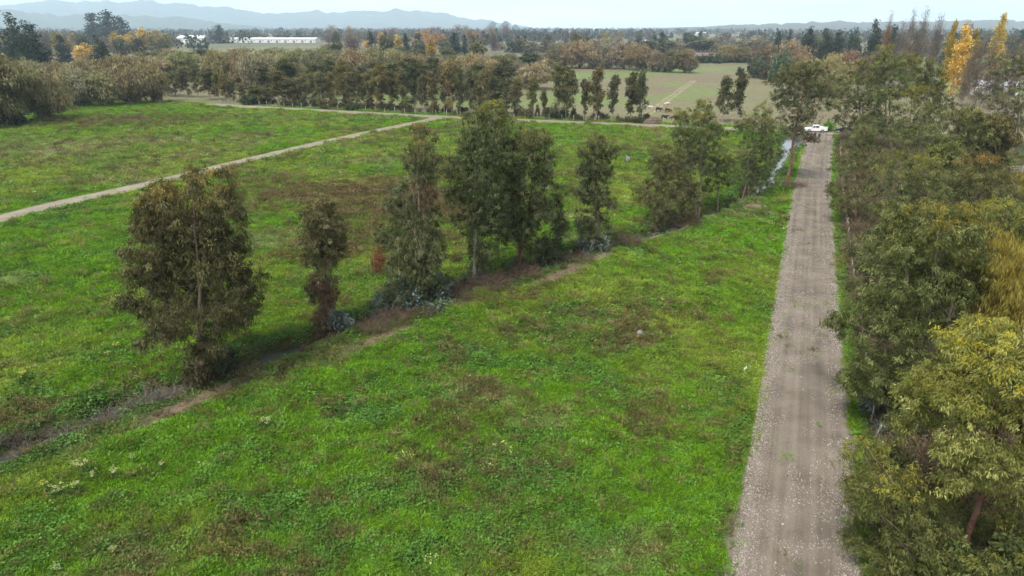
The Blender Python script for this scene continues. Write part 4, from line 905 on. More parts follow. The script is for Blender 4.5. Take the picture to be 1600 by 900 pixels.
def clump(kind, seed):
    g = np.random.default_rng(seed); G = Geo()
    if kind == 'grass':
        n = 30; an = g.uniform(0, 6.28, n); r = .34 * np.sqrt(g.random(n))
        P = np.stack([r * np.cos(an), r * np.sin(an), np.zeros(n) - .02], 1)
        D = nrm(np.stack([np.cos(an) * r * 2.0, np.sin(an) * r * 2.0, np.ones(n) * .8], 1) + g.normal(size=(n, 3)) * .3)
        leaves(G, P, D, g.uniform(.14, .34, n), g.uniform(.03, .05, n), None, g)
    elif kind == 'broad':
        n = 26; an = g.uniform(0, 6.28, n); r = .32 * np.sqrt(g.random(n)); z = g.uniform(.03, .22, n) * (1.2 - r / .4)
        P = np.stack([r * np.cos(an), r * np.sin(an), z], 1)
        D = nrm(np.stack([np.cos(an), np.sin(an), g.uniform(-.1, .7, n)], 1) + g.normal(size=(n, 3)) * .4)
        leaves(G, P, D, g.uniform(.12, .24, n), g.uniform(.08, .13, n), None, g)
    elif kind == 'stalk':
        n = 34; an = g.uniform(0, 6.28, n); r = .3 * np.sqrt(g.random(n))
        P = np.stack([r * np.cos(an), r * np.sin(an), np.zeros(n)], 1)
        D = nrm(np.stack([np.cos(an) * .4, np.sin(an) * .4, np.ones(n)], 1) + g.normal(size=(n, 3)) * .35)
        leaves(G, P, D, g.uniform(.25, .5, n), g.uniform(.018, .035, n), None, g)
        leaves(G, P + D * .25, nrm(D + g.normal(size=(n, 3)) * .7), g.uniform(.1, .2, n), g.uniform(.04, .07, n), None, g)
    elif kind == 'twig':
        n = 60; an = g.uniform(0, 6.28, n)
        P = np.stack([.15 * np.cos(an), .15 * np.sin(an), np.zeros(n)], 1) * g.random((n, 1))
        D = nrm(np.stack([np.cos(an), np.sin(an), g.uniform(.3, 1.6, n)], 1) + g.normal(size=(n, 3)) * .3)
        ln = g.uniform(.4, .9, n)
        leaves(G, P, D, ln, .022, None, g)
        Q = P + D * (ln * .55)[:, None]
        for _ in range(2):
            leaves(G, Q, nrm(D + g.normal(size=(n, 3)) * .7), ln * .5, .016, None, g)
    elif kind == 'stone':
        bm = bmesh.new(); bmesh.ops.create_icosphere(bm, subdivisions=1, radius=.5)
        for v in bm.verts: v.co = Vector((v.co.x * g.uniform(.8, 1.3), v.co.y * g.uniform(.7, 1.2), v.co.z * g.uniform(.5, .8)))
        me = bpy.data.meshes.new('stone'); bm.to_mesh(me); bm.free(); return me
    V_ = np.vstack(G.v); F_ = np.vstack(G.f)
    return mesh_np(kind, V_, F_)

CL = [clump('grass', 1), clump('grass', 2), clump('grass', 3), clump('broad', 4), clump('broad', 5), clump('broad', 6), clump('stalk', 7), clump('stalk', 8), clump('twig', 9), clump('twig', 10)]
for mm in CL: mm.materials.append(M_GRASS)

g = np.random.default_rng(5)
nc = 3_600_000
X = g.uniform(-205, 105, nc); Y = g.uniform(19, 262, nc)
area = 310 * 243
dist = np.sqrt(X * X + Y * Y + CAM_H ** 2)
rho = 30 * (34 / dist) ** 1.75
inview = np.abs(X) < (Y * CP + CAM_H * SP) * .75 * 1.18 + 2
keep = inview & (g.random(nc) < rho * area / nc)
X, Y, dist = X[keep], Y[keep], dist[keep]
c, m = ground_cols(X, Y)
ok = ((m['road'] < .35 + .3 * g.random(len(X))) | ((fbm(X, Y, 1.6, 98, 2) > .70) & (g.random(len(X)) < .3))) & (m['z'] > -.62) & (m['beyond'] < 2) & (m['bare'] < g.random(len(X)) * 1.1)
X, Y, dist, c = X[ok], Y[ok], dist[ok], c[ok]; m = {k: v[ok] for k, v in m.items()}
n = len(X)
q = g.random(n); typ = g.integers(0, 3, n)
pd = .10 + .7 * m['dk']; pb = .03 + .7 * m['br'] + .15 * m['dy']
isb = q < pb; isd = (~isb) & (q < pb + pd)
cope = m['grove'] > g.random(n)
typ = np.where(isb, g.integers(6, 8, n), typ); typ = np.where(isd, g.integers(3, 6, n), typ)
typ = np.where((m['bank'] > .4 + .5 * g.random(n)) & (g.random(n) < .38) & (X < 30) & (fbm(X, Y, 6, 97, 3) > .5), g.integers(8, 10, n), typ)
col = c * (1.0 + .0 * c)
gr = lerp(C_LUSH, C_YEL, g.random(n)[:, None] * .7) * np.array([1, 1, 1])
col = lerp(col, gr, ((typ < 3) & (m['br'] < .3) & (m['dy'] < .3) & ~cope)[:, None] * .15)
wd_ = lerp(A(.035, .085, .018), A(.085, .17, .045), (.5 * g.random(n) ** 1.5 + .5 * fbm(X, Y, 4, 95, 3))[:, None])
col = np.where(isd[:, None], lerp(wd_, col, .4), col)
bw = lerp(A(.062, .044, .022), A(.135, .10, .052), g.random(n)[:, None]); col = np.where((typ >= 6)[:, None], lerp(bw, col, .25), col)
tw = lerp(A(.10, .085, .06), A(.20, .17, .14), g.random(n)[:, None]); col = np.where((typ >= 8)[:, None], tw, col)
lit = g.random(n) < .002; col = np.where(lit[:, None], lerp(A(.2, .26, .06), A(.26, .26, .11), g.random(n)[:, None]), col)
col = col * (.6 + .8 * g.random(n))[:, None] * np.where(typ < 8, 1.55, 1)[:, None]
sc = np.clip((dist / 34) ** .55, .9, 2.4) * g.uniform(.6, 1.15, n) * np.where(isd, .9, 1) * np.where(typ >= 8, .9, 1)
hs = sc * g.uniform(.7, 1.2, n) * np.where(m['road'] > .05, .5, 1) * np.where(typ < 3, .85, 1)
rot = np.stack([g.normal(0, .12, n), g.normal(0, .12, n), g.uniform(0, 6.28, n)], 1)
scatter('meadow_grass', np.stack([X, Y, m['z'] - .01], 1), rot, np.stack([sc, sc, hs], 1), typ, col, CL, M_GRASS, label='green meadow grass and weeds over the fields', category='grass')
print('meadow clumps', n)

# scrub floor of the copse right of the fence
nn_ = 9000; t = g.uniform(0, 1, nn_); li = (t * (len(ROAD) - 2)).astype(int)
dR = ROAD[li + 1] - ROAD[li]; dR /= np.linalg.norm(dR, axis=1, keepdims=True); off = 4.9 + 24 * g.random(nn_) ** 1.3
X = ROAD[li, 0] + dR[:, 1] * off; Y = ROAD[li, 1] - dR[:, 0] * off
z = ground_z(X, Y)
ty = g.choice([3, 4, 5, 6, 7, 8, 9, 8, 9], nn_)
col = np.where((ty >= 6)[:, None], lerp(A(.10, .072, .042), A(.20, .16, .10), g.random(nn_)[:, None]), lerp(A(.045, .06, .022), A(.14, .15, .045), g.random(nn_)[:, None]))
s_ = g.uniform(1.2, 3.2, nn_); ok = beyond_track(X, Y) < -3
scatter('copse_undergrowth', np.stack([X, Y, z], 1)[ok], np.stack([X * 0, X * 0, g.uniform(0, 6.28, nn_)], 1)[ok], np.stack([s_, s_, s_ * .8], 1)[ok], ty[ok], col[ok], [m_.copy() for m_ in CL], M_GRASS, label='brown and olive undergrowth on the copse floor', category='undergrowth')

# loose stones of the gravel road
nn_ = 90000; t = g.random(nn_) ** 1.9; li = (t * (len(ROAD) - 2)).astype(int)
dR = ROAD[li + 1] - ROAD[li]; dR /= np.linalg.norm(dR, axis=1, keepdims=True)
e = g.random(nn_) < .5
off = np.where(e, g.choice([-1, 1], nn_) * (ROADW + .1 - np.abs(g.normal(0, .55, nn_))), g.uniform(-1, 1, nn_) * ROADW)
al = g.uniform(0, .6, nn_)
X = ROAD[li, 0] + dR[:, 1] * off + dR[:, 0] * al; Y = ROAD[li, 1] - dR[:, 0] * off + dR[:, 1] * al
ok = (fbm(X, Y, 2.6, 91, 4, .6) + .22 * e - .3 * fbm(off * 3, Y * .04, 1.0, 92, 2) > .36)
X, Y = X[ok], Y[ok]; n = len(X)
s_ = np.exp(g.normal(-2.95, .30, n)) * (1 + .004 * Y)
u_ = np.abs(off[ok]) / ROADW
scatter('gravel', np.stack([X, Y, .03 + .05 * np.clip(1 - u_ ** 2, 0, 1) + s_ * .1], 1), g.uniform(0, 6.28, (n, 3)), np.stack([s_, s_, s_], 1), g.integers(0, 3, n), lerp(A(.13, .105, .085), A(.37, .33, .285), (g.random(n) ** 1.4)[:, None]), [clump('stone', 31), clump('stone', 32), clump('stone', 33)], M_STONE, label='pale loose stones on the gravel road', category='gravel')

# ------------------------------------------------------------------ dead shrubs and brambles along the ditch
def brush_mesh(seed, R, H, n, c0, c1, up=.9):
    g = np.random.default_rng(seed); G = Geo()
    an = g.uniform(0, 6.28, n); r = R * .55 * np.sqrt(g.random(n))
    P = np.stack([r * np.cos(an), r * np.sin(an), g.uniform(0, .15, n)], 1)
    D = nrm(np.stack([np.cos(an) * (.2 + r / R), np.sin(an) * (.2 + r / R), g.uniform(.4, 1.4, n) * up], 1) + g.normal(size=(n, 3)) * .25)
    ln = H * g.uniform(.5, 1.15, n)
    cc = lambda k: lerp(c0, c1, g.random(k)[:, None])
    leaves(G, P, D, ln, .03, cc(n), g)
    for f in (.4, .65, .85):
        Q = P + D * (ln * f)[:, None]
        for _ in range(2):
            leaves(G, Q, nrm(D + g.normal(size=(n, 3)) * .65 + np.array([0, 0, -.25])), ln * .45, .022, cc(n), g)
    return G.mesh('twigs', M_LEAF)
GREY = [brush_mesh(400 + k, 1.6, 1.5, 120, A(.12, .098, .082), A(.27, .23, .20)) for k in range(3)]
BRAM = [brush_mesh(410 + k, 1.7, 1.3, 260, A(.085, .055, .04), A(.19, .13, .095), .6) for k in range(3)]
for k, (px, py, wp, kd, lab) in enumerate(((232, 636, 66, 0, 'grey leafless shrub left of the many-stemmed eucalyptus'), (168, 662, 56, 0, 'grey leafless shrub, second left of the many-stemmed eucalyptus'), (105, 682, 60, 0, 'grey leafless shrub, third left of the many-stemmed eucalyptus'), (40, 705, 60, 0, 'grey leafless shrub low on the ditch near the left edge'),
    (195, 648, 44, 0, 'pale stick shrub between the two first grey ones'), (270, 622, 40, 0, 'grey twiggy shrub at the foot of the many-stemmed eucalyptus'), (392, 572, 40, 1, 'brown twiggy shrub by the open pool of the ditch'), (495, 527, 46, 0, 'grey stick shrub at the foot of the slim eucalyptus'),
    (705, 464, 60, 1, 'red-brown bramble mound at the foot of the tallest eucalyptus'), (765, 450, 70, 1, 'large red-brown bramble mound on the bank below the dark eucalyptus'), (820, 434, 60, 1, 'red-brown bramble beyond the large mound'), (720, 470, 40, 1, 'small bramble on the path side of the tallest eucalyptus'), (585, 520, 50, 1, 'brown brush before the blue-leaved eucalyptus foot'), (615, 505, 60, 1, 'brown brush under the blue juvenile leaves'), (660, 494, 46, 1, 'dry brush between two eucalyptus feet on the bank'),
    (652, 533, 24, 1, 'dark brown weed bush on the bright grass'), (625, 538, 22, 1, 'dark brown weed bush left of its twin on the grass'), (905, 412, 46, 1, 'brown brush left of the columnar eucalyptus'), (985, 385, 40, 1, 'brown brush between columnar and squat eucalyptus'), (1075, 352, 44, 1, 'brown brush right of the squat eucalyptus'), (1240, 291, 44, 1, 'pile of cut brown branches at the road edge by the water'), (1228, 293, 30, 1, 'smaller pile of cut branches by the water'))):
    X, Y = at(px, py); wm = wp * upright(px, py, Y)[2]
    me_ = (GREY, BRAM)[kd][k % 3]
    o = obj('dead_shrub', me_, mat=M_LEAF, label=lab, category='shrub', group='dead shrubs along the ditch')
    o.location = (X, Y, float(ground_z(np.array([X]), np.array([Y]))[0]) - .05); o.rotation_euler = (0, 0, g.uniform(0, 6.28)); s_ = wm / 3.4; o.scale = (s_, s_, s_ * (.9 if px < 1200 else .5)); b = g.uniform(.85, 1.15); o.color = (b, b, b, 1)

# pale flowering weeds on the near meadow
def flower_weed(seed):
    g = np.random.default_rng(seed); St = Geo(); Fl = Geo()
    n = 70; an = g.uniform(0, 6.28, n); r = .3 * np.sqrt(g.random(n)); P = np.stack([r * np.cos(an), r * np.sin(an), g.uniform(0, .4, n)], 1)
    leaves(St, P, nrm(np.stack([np.cos(an), np.sin(an), g.uniform(0, 1, n)], 1)), g.uniform(.15, .3, n), .09, lerp(A(.05, .12, .02), A(.12, .2, .04), g.random(n)[:, None]), g)
    k = 9; an = g.uniform(0, 6.28, k); r = g.uniform(.05, .36, k); top = np.stack([r * np.cos(an), r * np.sin(an), g.uniform(.45, .8, k)], 1)
    for q in range(k):
        limb(St2 := Geo(), (top[q, 0] * .2, top[q, 1] * .2, 0), top[q], .012, .008, g, 4, .1, 0, 4)
        V_ = np.vstack(St2.v); F_ = np.vstack(St2.f); St.add(V_, F_, np.tile(A(.10, .16, .04), (len(F_), 1)))
        m_ = 16; P = top[q] + g.normal(size=(m_, 3)) * np.array([.06, .06, .025])
        leaves(Fl, P, nrm(g.normal(size=(m_, 3)) * np.array([1, 1, .3])), .07, .06, lerp(A(.34, .40, .14), A(.5, .52, .3), g.random(m_)[:, None]), g)
    return St.mesh('foliage', M_LEAF), Fl.mesh('flower_head', M_LEAF)
FW = [flower_weed(500 + k) for k in range(3)]
for k, (px, py, wp, lab) in enumerate(((94, 776, 24, 'pale flowering weed, lowest of the cluster at lower left'), (121, 768, 18, 'pale flowering weed, middle of the cluster at lower left'), (136, 744, 26, 'pale flowering weed, uppermost of the cluster at lower left'), (147, 752, 16, 'small pale flowering weed beside the uppermost one'), (180, 748, 18, 'pale flowering weed right of the cluster'), (75, 765, 16, 'yellowish weed left of the flowering cluster'), (208, 722, 12, 'small whitish weed up the slope from the cluster'), (254, 735, 12, 'tiny whitish weed right of the cluster'),
    (415, 676, 20, 'pale flowering weed in mid-meadow'), (184, 545, 14, 'yellowish flowering weed beyond the ditch, upper'), (40, 600, 18, 'yellowish flowering weed beyond the ditch near the left edge'), (177, 868, 16, 'pale weed near the bottom picture edge'), (90, 895, 18, 'whitish weed at the bottom picture edge'), (170, 560, 12, 'yellowish flowering weed beyond the ditch, lower'))):
    X, Y = at(px, py); wm = wp * upright(px, py, Y)[2]; q = FW[k % 3]
    tt = thing('flowering_weed', lab, 'weed', (X, Y, float(ground_z(np.array([X]), np.array([Y]))[0])), g.uniform(0, 6), 'pale flowering weeds'); tt.scale = (wm / .8,) * 3
    obj('foliage', q[0], tt); o = obj('flower_head', q[1], tt)
    o.color = (1, .95, .45, 1) if 'yellowish' in lab else (1, 1, .9, 1)

# ------------------------------------------------------------------ boxes, fences, buildings
def box_mesh(name, dims, mt, bevel=0.0, origin=(0, 0, 0)):
    bm = bmesh.new(); bmesh.ops.create_cube(bm, size=1)
    for v in bm.verts: v.co = Vector((v.co.x * dims[0] + origin[0], v.co.y * dims[1] + origin[1], v.co.z * dims[2] + origin[2]))
    if bevel: bmesh.ops.bevel(bm, geom=bm.edges[:], offset=bevel, segments=1, affect='EDGES')
    me = bpy.data.meshes.new(name); bm.to_mesh(me); bm.free(); me.materials.append(mt); return me

def post_mesh(r, h, mt, seed):
    g = np.random.default_rng(seed); T = Geo()
    V_, F_ = tube([(0, 0, -.3), (.01, 0, h * .5), (0, .015, h), (0, .015, h + .01)], [r * 1.05, r, r * .9, .005], 7); T.add(V_, F_)
    return T.mesh('post', mt, False)

def fence(name, label, line, spacing, h, r, mt, wires, seed, lean=.06, rails=None):
    g = np.random.default_rng(seed); line = np.array(line)
    d = np.r_[0, np.cumsum(np.hypot(*np.diff(line, axis=0).T))]; s = np.arange(0, d[-1], spacing)
    P = np.stack([np.interp(s, d, line[:, 0]), np.interp(s, d, line[:, 1])], 1); z = ground_z(P[:, 0], P[:, 1])
    f = thing(name, label, 'fence', (P[0, 0], P[0, 1], 0)); pm = [post_mesh(r, h, mt, seed + k) for k in range(3)]
    for k in range(len(P)):
        o = obj('post', pm[k % 3], f); o.location = (P[k, 0] - P[0, 0], P[k, 1] - P[0, 1], z[k]); o.rotation_euler = (g.normal(0, lean), g.normal(0, lean), g.uniform(0, 6)); o.scale = (1, 1, g.uniform(.85, 1.12))
    for wz in wires:
        pts = []
        for k in range(len(P)):
            pts.append((P[k, 0] - P[0, 0], P[k, 1] - P[0, 1], z[k] + wz))
        V_, F_ = tube(pts, [.007 if rails is None else rails] * len(pts), 4); T = Geo(); T.add(V_, F_)
        obj('wire' if rails is None else 'rail', T.mesh('wire', M_WIRE if rails is None else mt), f)

dR = np.gradient(ROAD, axis=0); dR /= np.linalg.norm(dR, axis=1, keepdims=True)
rf = ROAD + np.stack([dR[:, 1], -dR[:, 0]], 1) * 4.35
rf = rf[(rf[:, 1] > 22) & (rf[:, 1] < 158)]
fence('wire_fence', 'wire fence on leaning wooden posts along the copse side of the gravel road', rf, 2.7, 1.35, .055, M_WOOD, (.4, .75, 1.1), 1)
dT = np.gradient(TRACK, axis=0); dT /= np.linalg.norm(dT, axis=1, keepdims=True)
tf = TRACK + np.stack([-dT[:, 1], dT[:, 0]], 1) * 4.2
fence('wire_fence', 'pale post and wire fence behind the cross track under the eucalyptus row', tf[:225], 3.6, 1.5, .085, M_WOODPALE, (.5, 1.0), 11)
fence('rail_fence', 'grey timber rail fence of the small paddock right of the copse', [at(1556, 271), at(1600, 272), at(1660, 274)], 2.2, 1.5, .07, M_WOODPALE, (.35, .7, 1.05, 1.4), 21, rails=.05)

M_WHITE = mat('white_sheet', (.56, .57, .58), .5, .3, (.3, (.44, .45, .46)))
M_WALLW = mat('white_wall', (.6, .59, .57), .8, .2, (1.5, (.5, .5, .48)))
M_TILE = mat('red_roof', (.28, .12, .08), .8, .2, (1.0, (.2, .1, .07)))
M_GREYR = mat('zinc_roof', (.42, .43, .44), .5, .4, (1.0, (.5, .5, .5)))
M_DOOR = mat('grey_door', (.16, .17, .18), .6)
M_GLASS = mat('dark_glass', (.03, .035, .04), .08, .6)

def building(name, label, px, py, wpx, hpx, deep, rz, roofm, wallm, group=None, doors=3):
    X, Y = at(px, py); mpp = upright(px, py, Y)[2]; wd, h = wpx * mpp, max(hpx * mpp, 2.6)
    b = thing(name, label, 'building', (X, Y, 0), rz, group)
    eh = h * .68
    obj('wall', box_mesh('wall', (wd, deep, eh), wallm, 0, (0, 0, eh / 2)), b)
    bm = bmesh.new(); x, y = wd / 2 + .4, deep / 2 + .5
    vs = [bm.verts.new(p) for p in ((-x, -y, eh + .02), (x, -y, eh + .02), (x, y, eh + .02), (-x, y, eh + .02), (-x, 0, h), (x, 0, h))]
    for f in ((0, 1, 5, 4), (2, 3, 4, 5), (0, 4, 3), (1, 2, 5), (3, 2, 1, 0)): bm.faces.new([vs[k] for k in f])
    me = bpy.data.meshes.new('roof'); bm.to_mesh(me); bm.free(); me.materials.append(roofm); obj('roof', me, b)
    dm = box_mesh('door', (min(4, wd * .12), .08, eh * .7), M_DOOR, 0, (0, 0, eh * .35))
    for k in range(doors):
        o = obj('door', dm, b); o.location = (-wd / 2 + wd * (k + .5) / doors, -deep / 2 - .06, 0)
    wm = box_mesh('window', (min(1.6, wd * .07), .07, eh * .25), M_GLASS)
    for k in range(doors):
        o = obj('window', wm, b); o.location = (-wd / 2 + wd * (k + .85) / doors, -deep / 2 - .06, eh * .6)

TRZ = math.atan2(TRACK[-1][1] - TRACK[0][1], TRACK[-1][0] - TRACK[0][0])
building('warehouse', 'long white warehouse roof behind the willow thicket', 438, 66.5, 120, 7.5, 30, -.06, M_WHITE, M_WALLW, doors=9)
building('warehouse', 'white shed left of the lone dark round tree', 305, 68, 44, 12, 30, -.1, M_WHITE, M_WALLW, doors=4)
building('warehouse', 'low white shed between the lone tree and the long warehouse', 362, 66, 26, 7, 20, -.1, M_WHITE, M_WALLW, doors=2)
building('greenhouse', 'white greenhouse roof behind the leafless trees', 1546, 146, 66, 20, 12, -.3, M_WHITE, M_WALLW, doors=3)
for px, py, wp, hp, rm, wmm, lab in ((1013, 66.5, 10, 4, M_WHITE, M_WALLW, 'small white-roofed house right of the pasture willows'), (1024, 72, 7, 5, M_WHITE, M_WALLW, 'little white hut below the white-roofed house'), (1096, 54.5, 18, 4, M_WHITE, M_WALLW, 'far white farm building over the green field'), (1175, 61, 8, 6, M_GREYR, mat('salmon_wall', (.5, .36, .28), .8), 'salmon-walled house far behind the pasture'),
    (880, 60, 6, 3, M_WHITE, M_WALLW, 'tiny white house over the vineyard'), (969, 58, 5, 3, M_GREYR, M_WALLW, 'tiny far house over the pasture willows'), (690, 58, 8, 4, M_WHITE, M_WALLW, 'white house among the orange poplars'), (1464, 56, 10, 4, M_WHITE, M_WALLW, 'pale far house behind the golden poplars'), (1153, 50, 6, 3, M_WHITE, M_WALLW, 'white speck of a house near the horizon'), (995, 63, 16, 3, M_TILE, M_WALLW, 'red-roofed farmhouse left of the white-roofed one')):
    building('house', lab, px, py, wp, hp, 8, gt.uniform(-.5, .3), rm, wmm, doors=2)

# ------------------------------------------------------------------ vehicles
M_PAINT = mat('white_paint', (.62, .62, .62), .3, .4); M_DARKP = mat('dark_paint', (.02, .022, .025), .25, .5)
M_TYRE = mat('tyre_rubber', (.02, .02, .02), .8); M_RIM = mat('wheel_rim', (.45, .45, .46), .35, .5, metal=.7); M_RED = mat('tail_lamp', (.35, .02, .02), .3); M_LAMP = mat('head_lamp', (.7, .7, .7), .15)

def prism(name, prof, wd, mt, top_in=None, bevel=.04):
    """Side profile (x, z) given width; points above top_in lean inwards."""
    bm = bmesh.new(); rows = []
    for s in (-1, 1):
        r = []
        for x, z in prof:
            y = wd / 2
            if top_in and z > top_in[0]: y -= (z - top_in[0]) * top_in[1]
            r.append(bm.verts.new((x, s * y, z)))
        rows.append(r)
    n = len(prof)
    bm.faces.new(rows[0]); bm.faces.new(rows[1][::-1])
    for k in range(n): bm.faces.new((rows[0][k], rows[1][k], rows[1][(k + 1) % n], rows[0][(k + 1) % n]))
    bmesh.ops.recalc_face_normals(bm, faces=bm.faces[:])
    if bevel: bmesh.ops.bevel(bm, geom=bm.edges[:], offset=bevel, segments=2, affect='EDGES', clamp_overlap=True)
    me = bpy.data.meshes.new(name); bm.to_mesh(me); bm.free(); me.materials.append(mt)
    for p in me.polygons: p.use_smooth = False
    return me

def arch(xc, r=.43, z0=.34):
    return [(xc + r * math.cos(a_), z0 + r * math.sin(a_)) for a_ in np.linspace(0, math.pi, 7)]

def wheel(parent, x, y):
    def cyl(nm, r, wd, mt):
        T = Geo(); V_, F_ = tube([(0, -wd / 2 - .001, 0), (0, -wd / 2, 0), (0, -wd * .4, 0), (0, wd * .4, 0), (0, wd / 2, 0), (0, wd / 2 + .001, 0)], [.01, r * .85, r, r, r * .85, .01], 16); T.add(V_, F_); return T.mesh(nm, mt, False)
    e_ = obj('wheel', cyl('tyre', .36, .24, M_TYRE), parent); e_.location = (x, y, .36)
    obj('rim', cyl('rim', .22, .26, M_RIM), e_)

def vehicle(name, label, cat, loc, rz, paint, pickup=True):
    t = thing(name, label, cat, (*loc, .07), rz)
    L2 = 2.62 if pickup else 2.2; xf, xr = L2 - .95, -L2 + 1.15
    prof = [(L2, .45), (L2, .8), (L2 - .15, 1.0), (L2 - 1.25, 1.1), (-L2 + .05, 1.08), (-L2, .5)] + [(-L2 + .5, .38)] + arch(xr)[::-1] + arch(xf)[::-1] + [(L2 - .2, .36)]
    obj('body', prism('body', prof, 1.8, paint), t)
    cab = [(L2 - 1.3, 1.09), (L2 - 1.95, 1.72), (L2 - 3.2, 1.76), (L2 - 3.45, 1.09)] if pickup else [(L2 - 1.15, 1.09), (L2 - 1.8, 1.48), (-L2 + 1.1, 1.5), (-L2 + .3, 1.09)]
    c_ = obj('cab', prism('cab', cab, 1.68, paint, (1.09, .28)), t)
    gl = [(cab[0][0] - .16, 1.15), (cab[1][0] - .02, cab[1][1] - .1), (cab[2][0] + .1, cab[2][1] - .1), (cab[3][0] + .18, 1.15)]
    for s in (-1, 1):
        mid = (gl[0][0] + gl[3][0]) / 2
        for a_, b_ in (((gl[0], gl[1], (mid + .05, gl[1][1]), (mid + .05, 1.15)), 0), (((mid - .05, 1.15), (mid - .05, gl[1][1]), gl[2], gl[3]), 0)):
            bm = bmesh.new(); f = bm.faces.new([bm.verts.new((x, s * (.84 - (z - 1.09) * .28 + .006), z)) for x, z in a_])
            r_ = bmesh.ops.extrude_face_region(bm, geom=[f]); bmesh.ops.translate(bm, vec=(0, -s * .02, 0), verts=[v for v in r_['geom'] if isinstance(v, bmesh.types.BMVert)])
            me = bpy.data.meshes.new('window'); bm.to_mesh(me); bm.free(); me.materials.append(M_GLASS); obj('window', me, c_)
    w0 = Vector((cab[0][0] - .1, 0, 1.17)); w1 = Vector((cab[1][0] + .08, 0, cab[1][1] - .09)); dv = (w1 - w0)
    ws = obj('windscreen', box_mesh('windscreen', (dv.length, 1.3, .02), M_GLASS), c_); ws.location = (w0 + w1) / 2 + Vector((.04, 0, .035)); ws.rotation_euler = (0, -math.atan2(dv.z, dv.x), 0)
    if pickup:
        bl = cab[3][0] + L2
        for s in (-1, 1): obj('bed_side', box_mesh('bed_side', (bl - .05, .08, .32), paint, .02, (-L2 + bl / 2, s * .84, 1.24)), t)
        obj('tailgate', box_mesh('tailgate', (.07, 1.6, .34), paint, .02, (-L2 + .06, 0, 1.25)), t)
    for x in (xf, xr):
        for s in (-1, 1): wheel(t, x, s * .82)
    for s in (-1, 1):
        obj('headlight', box_mesh('headlight', (.06, .34, .16), M_LAMP, .02, (L2 - .02, s * .66, .82)), t)
        obj('tail_light', box_mesh('tail_light', (.05, .16, .3), M_RED, .01, (-L2 - .005, s * .8, .9)), t)
        obj('mirror', box_mesh('mirror', (.12, .22, .16), paint, .02, (cab[0][0] - .25, s * .98, 1.2)), t)
    obj('bumper', box_mesh('bumper', (.16, 1.74, .2), M_DARKP if pickup else paint, .03, (L2 + .03, 0, .5)), t)
    obj('bumper', box_mesh('bumper', (.14, 1.7, .16), M_RIM, .03, (-L2 - .06, 0, .5)), t)
    return t

vehicle('pickup_truck', 'white double-cab pickup parked across the end of the gravel road', 'pickup', at(1274, 206.6), TRZ + math.pi + .12, M_PAINT)
vehicle('parked_car', 'dark car half hidden by the copse beside the white pickup', 'car', at(1318, 208), TRZ + math.pi, M_DARKP, False)

# ------------------------------------------------------------------ people and cattle
def skin_mesh(name, verts, edges, radii, mt, root=0, sub=1):
    me = bpy.data.meshes.new(name); me.from_pydata(verts, edges, []); me.materials.append(mt)
    o = bpy.data.objects.new(name, me); COL.objects.link(o)
    md = o.modifiers.new('skin', 'SKIN'); md.use_smooth_shade = True
    for k, r in enumerate(radii):
        me.skin_vertices[0].data[k].radius = (r, r) if not isinstance(r, tuple) else r
    me.skin_vertices[0].data[root].use_root = True
    s_ = o.modifiers.new('sub', 'SUBSURF'); s_.levels = sub; s_.render_levels = sub
    return o

def cloth_mat(name, legs, top, skin):
    m = bpy.data.materials.new(name); m.use_nodes = True; n = m.node_tree; b = n.nodes['Principled BSDF']; b.inputs['Roughness'].default_value = .85
    t = n.nodes.new('ShaderNodeTexCoord'); s_ = n.nodes.new('ShaderNodeSeparateXYZ'); r = n.nodes.new('ShaderNodeValToRGB'); r.color_ramp.interpolation = 'CONSTANT'
    mr = n.nodes.new('ShaderNodeMath'); mr.operation = 'DIVIDE'; mr.inputs[1].default_value = 1.8
    n.links.new(t.outputs['Object'], s_.inputs[0]); n.links.new(s_.outputs['Z'], mr.inputs[0]); n.links.new(mr.outputs[0], r.inputs['Fac']); n.links.new(r.outputs['Color'], b.inputs['Base Color'])
    e = r.color_ramp.elements; e[0].position = 0; e[0].color = (.03, .025, .02, 1); e[1].position = .05; e[1].color = (*legs, 1)
    x = e.new(.53); x.color = (*top, 1); x = e.new(.83); x.color = (*skin, 1)
    return m

def person(label, loc, rz, legs, top, hat):
    v = [(0, 0, .95), (0, 0, 1.15), (0, .01, 1.38), (0, 0, 1.5), (0, .02, 1.62), (0, .02, 1.72),
         (.1, 0, .9), (.12, .02, .5), (.12, -.02, .08), (.12, .12, .04), (-.1, 0, .9), (-.12, .04, .5), (-.13, -.02, .08), (-.13, .12, .04),
         (.2, 0, 1.4), (.26, -.02, 1.12), (.24, .1, .88), (.23, .15, .8), (-.2, 0, 1.4), (-.26, -.02, 1.12), (-.22, .12, .9), (-.2, .17, .83)]
    e = [(0, 1), (1, 2), (2, 3), (3, 4), (4, 5), (0, 6), (6, 7), (7, 8), (8, 9), (0, 10), (10, 11), (11, 12), (12, 13), (2, 14), (14, 15), (15, 16), (16, 17), (2, 18), (18, 19), (19, 20), (20, 21)]
    r = [(.17, .12), (.16, .12), (.18, .12), .06, .1, .075, .095, .07, .05, .035, .095, .07, .05, .035, .065, .05, .04, .03, .065, .05, .04, .03]
    t = thing('person', label, 'person', (*loc, .05), rz)
    o = skin_mesh('body', v, e, r, cloth_mat('clothes', legs, top, (.32, .2, .14))); o.parent = t
    bm = bmesh.new(); bmesh.ops.create_uvsphere(bm, u_segments=12, v_segments=8, radius=.125)
    for vv in list(bm.verts):
        if vv.co.z < -.01 and vv.co.y > -.02: vv.co.z = -.0
    bmesh.ops.translate(bm, vec=(0, 0, 1.7), verts=bm.verts[:]); me = bpy.data.meshes.new('hair'); bm.to_mesh(me); bm.free(); me.materials.append(mat('hair', hat, .8)); obj('hair', me, t)
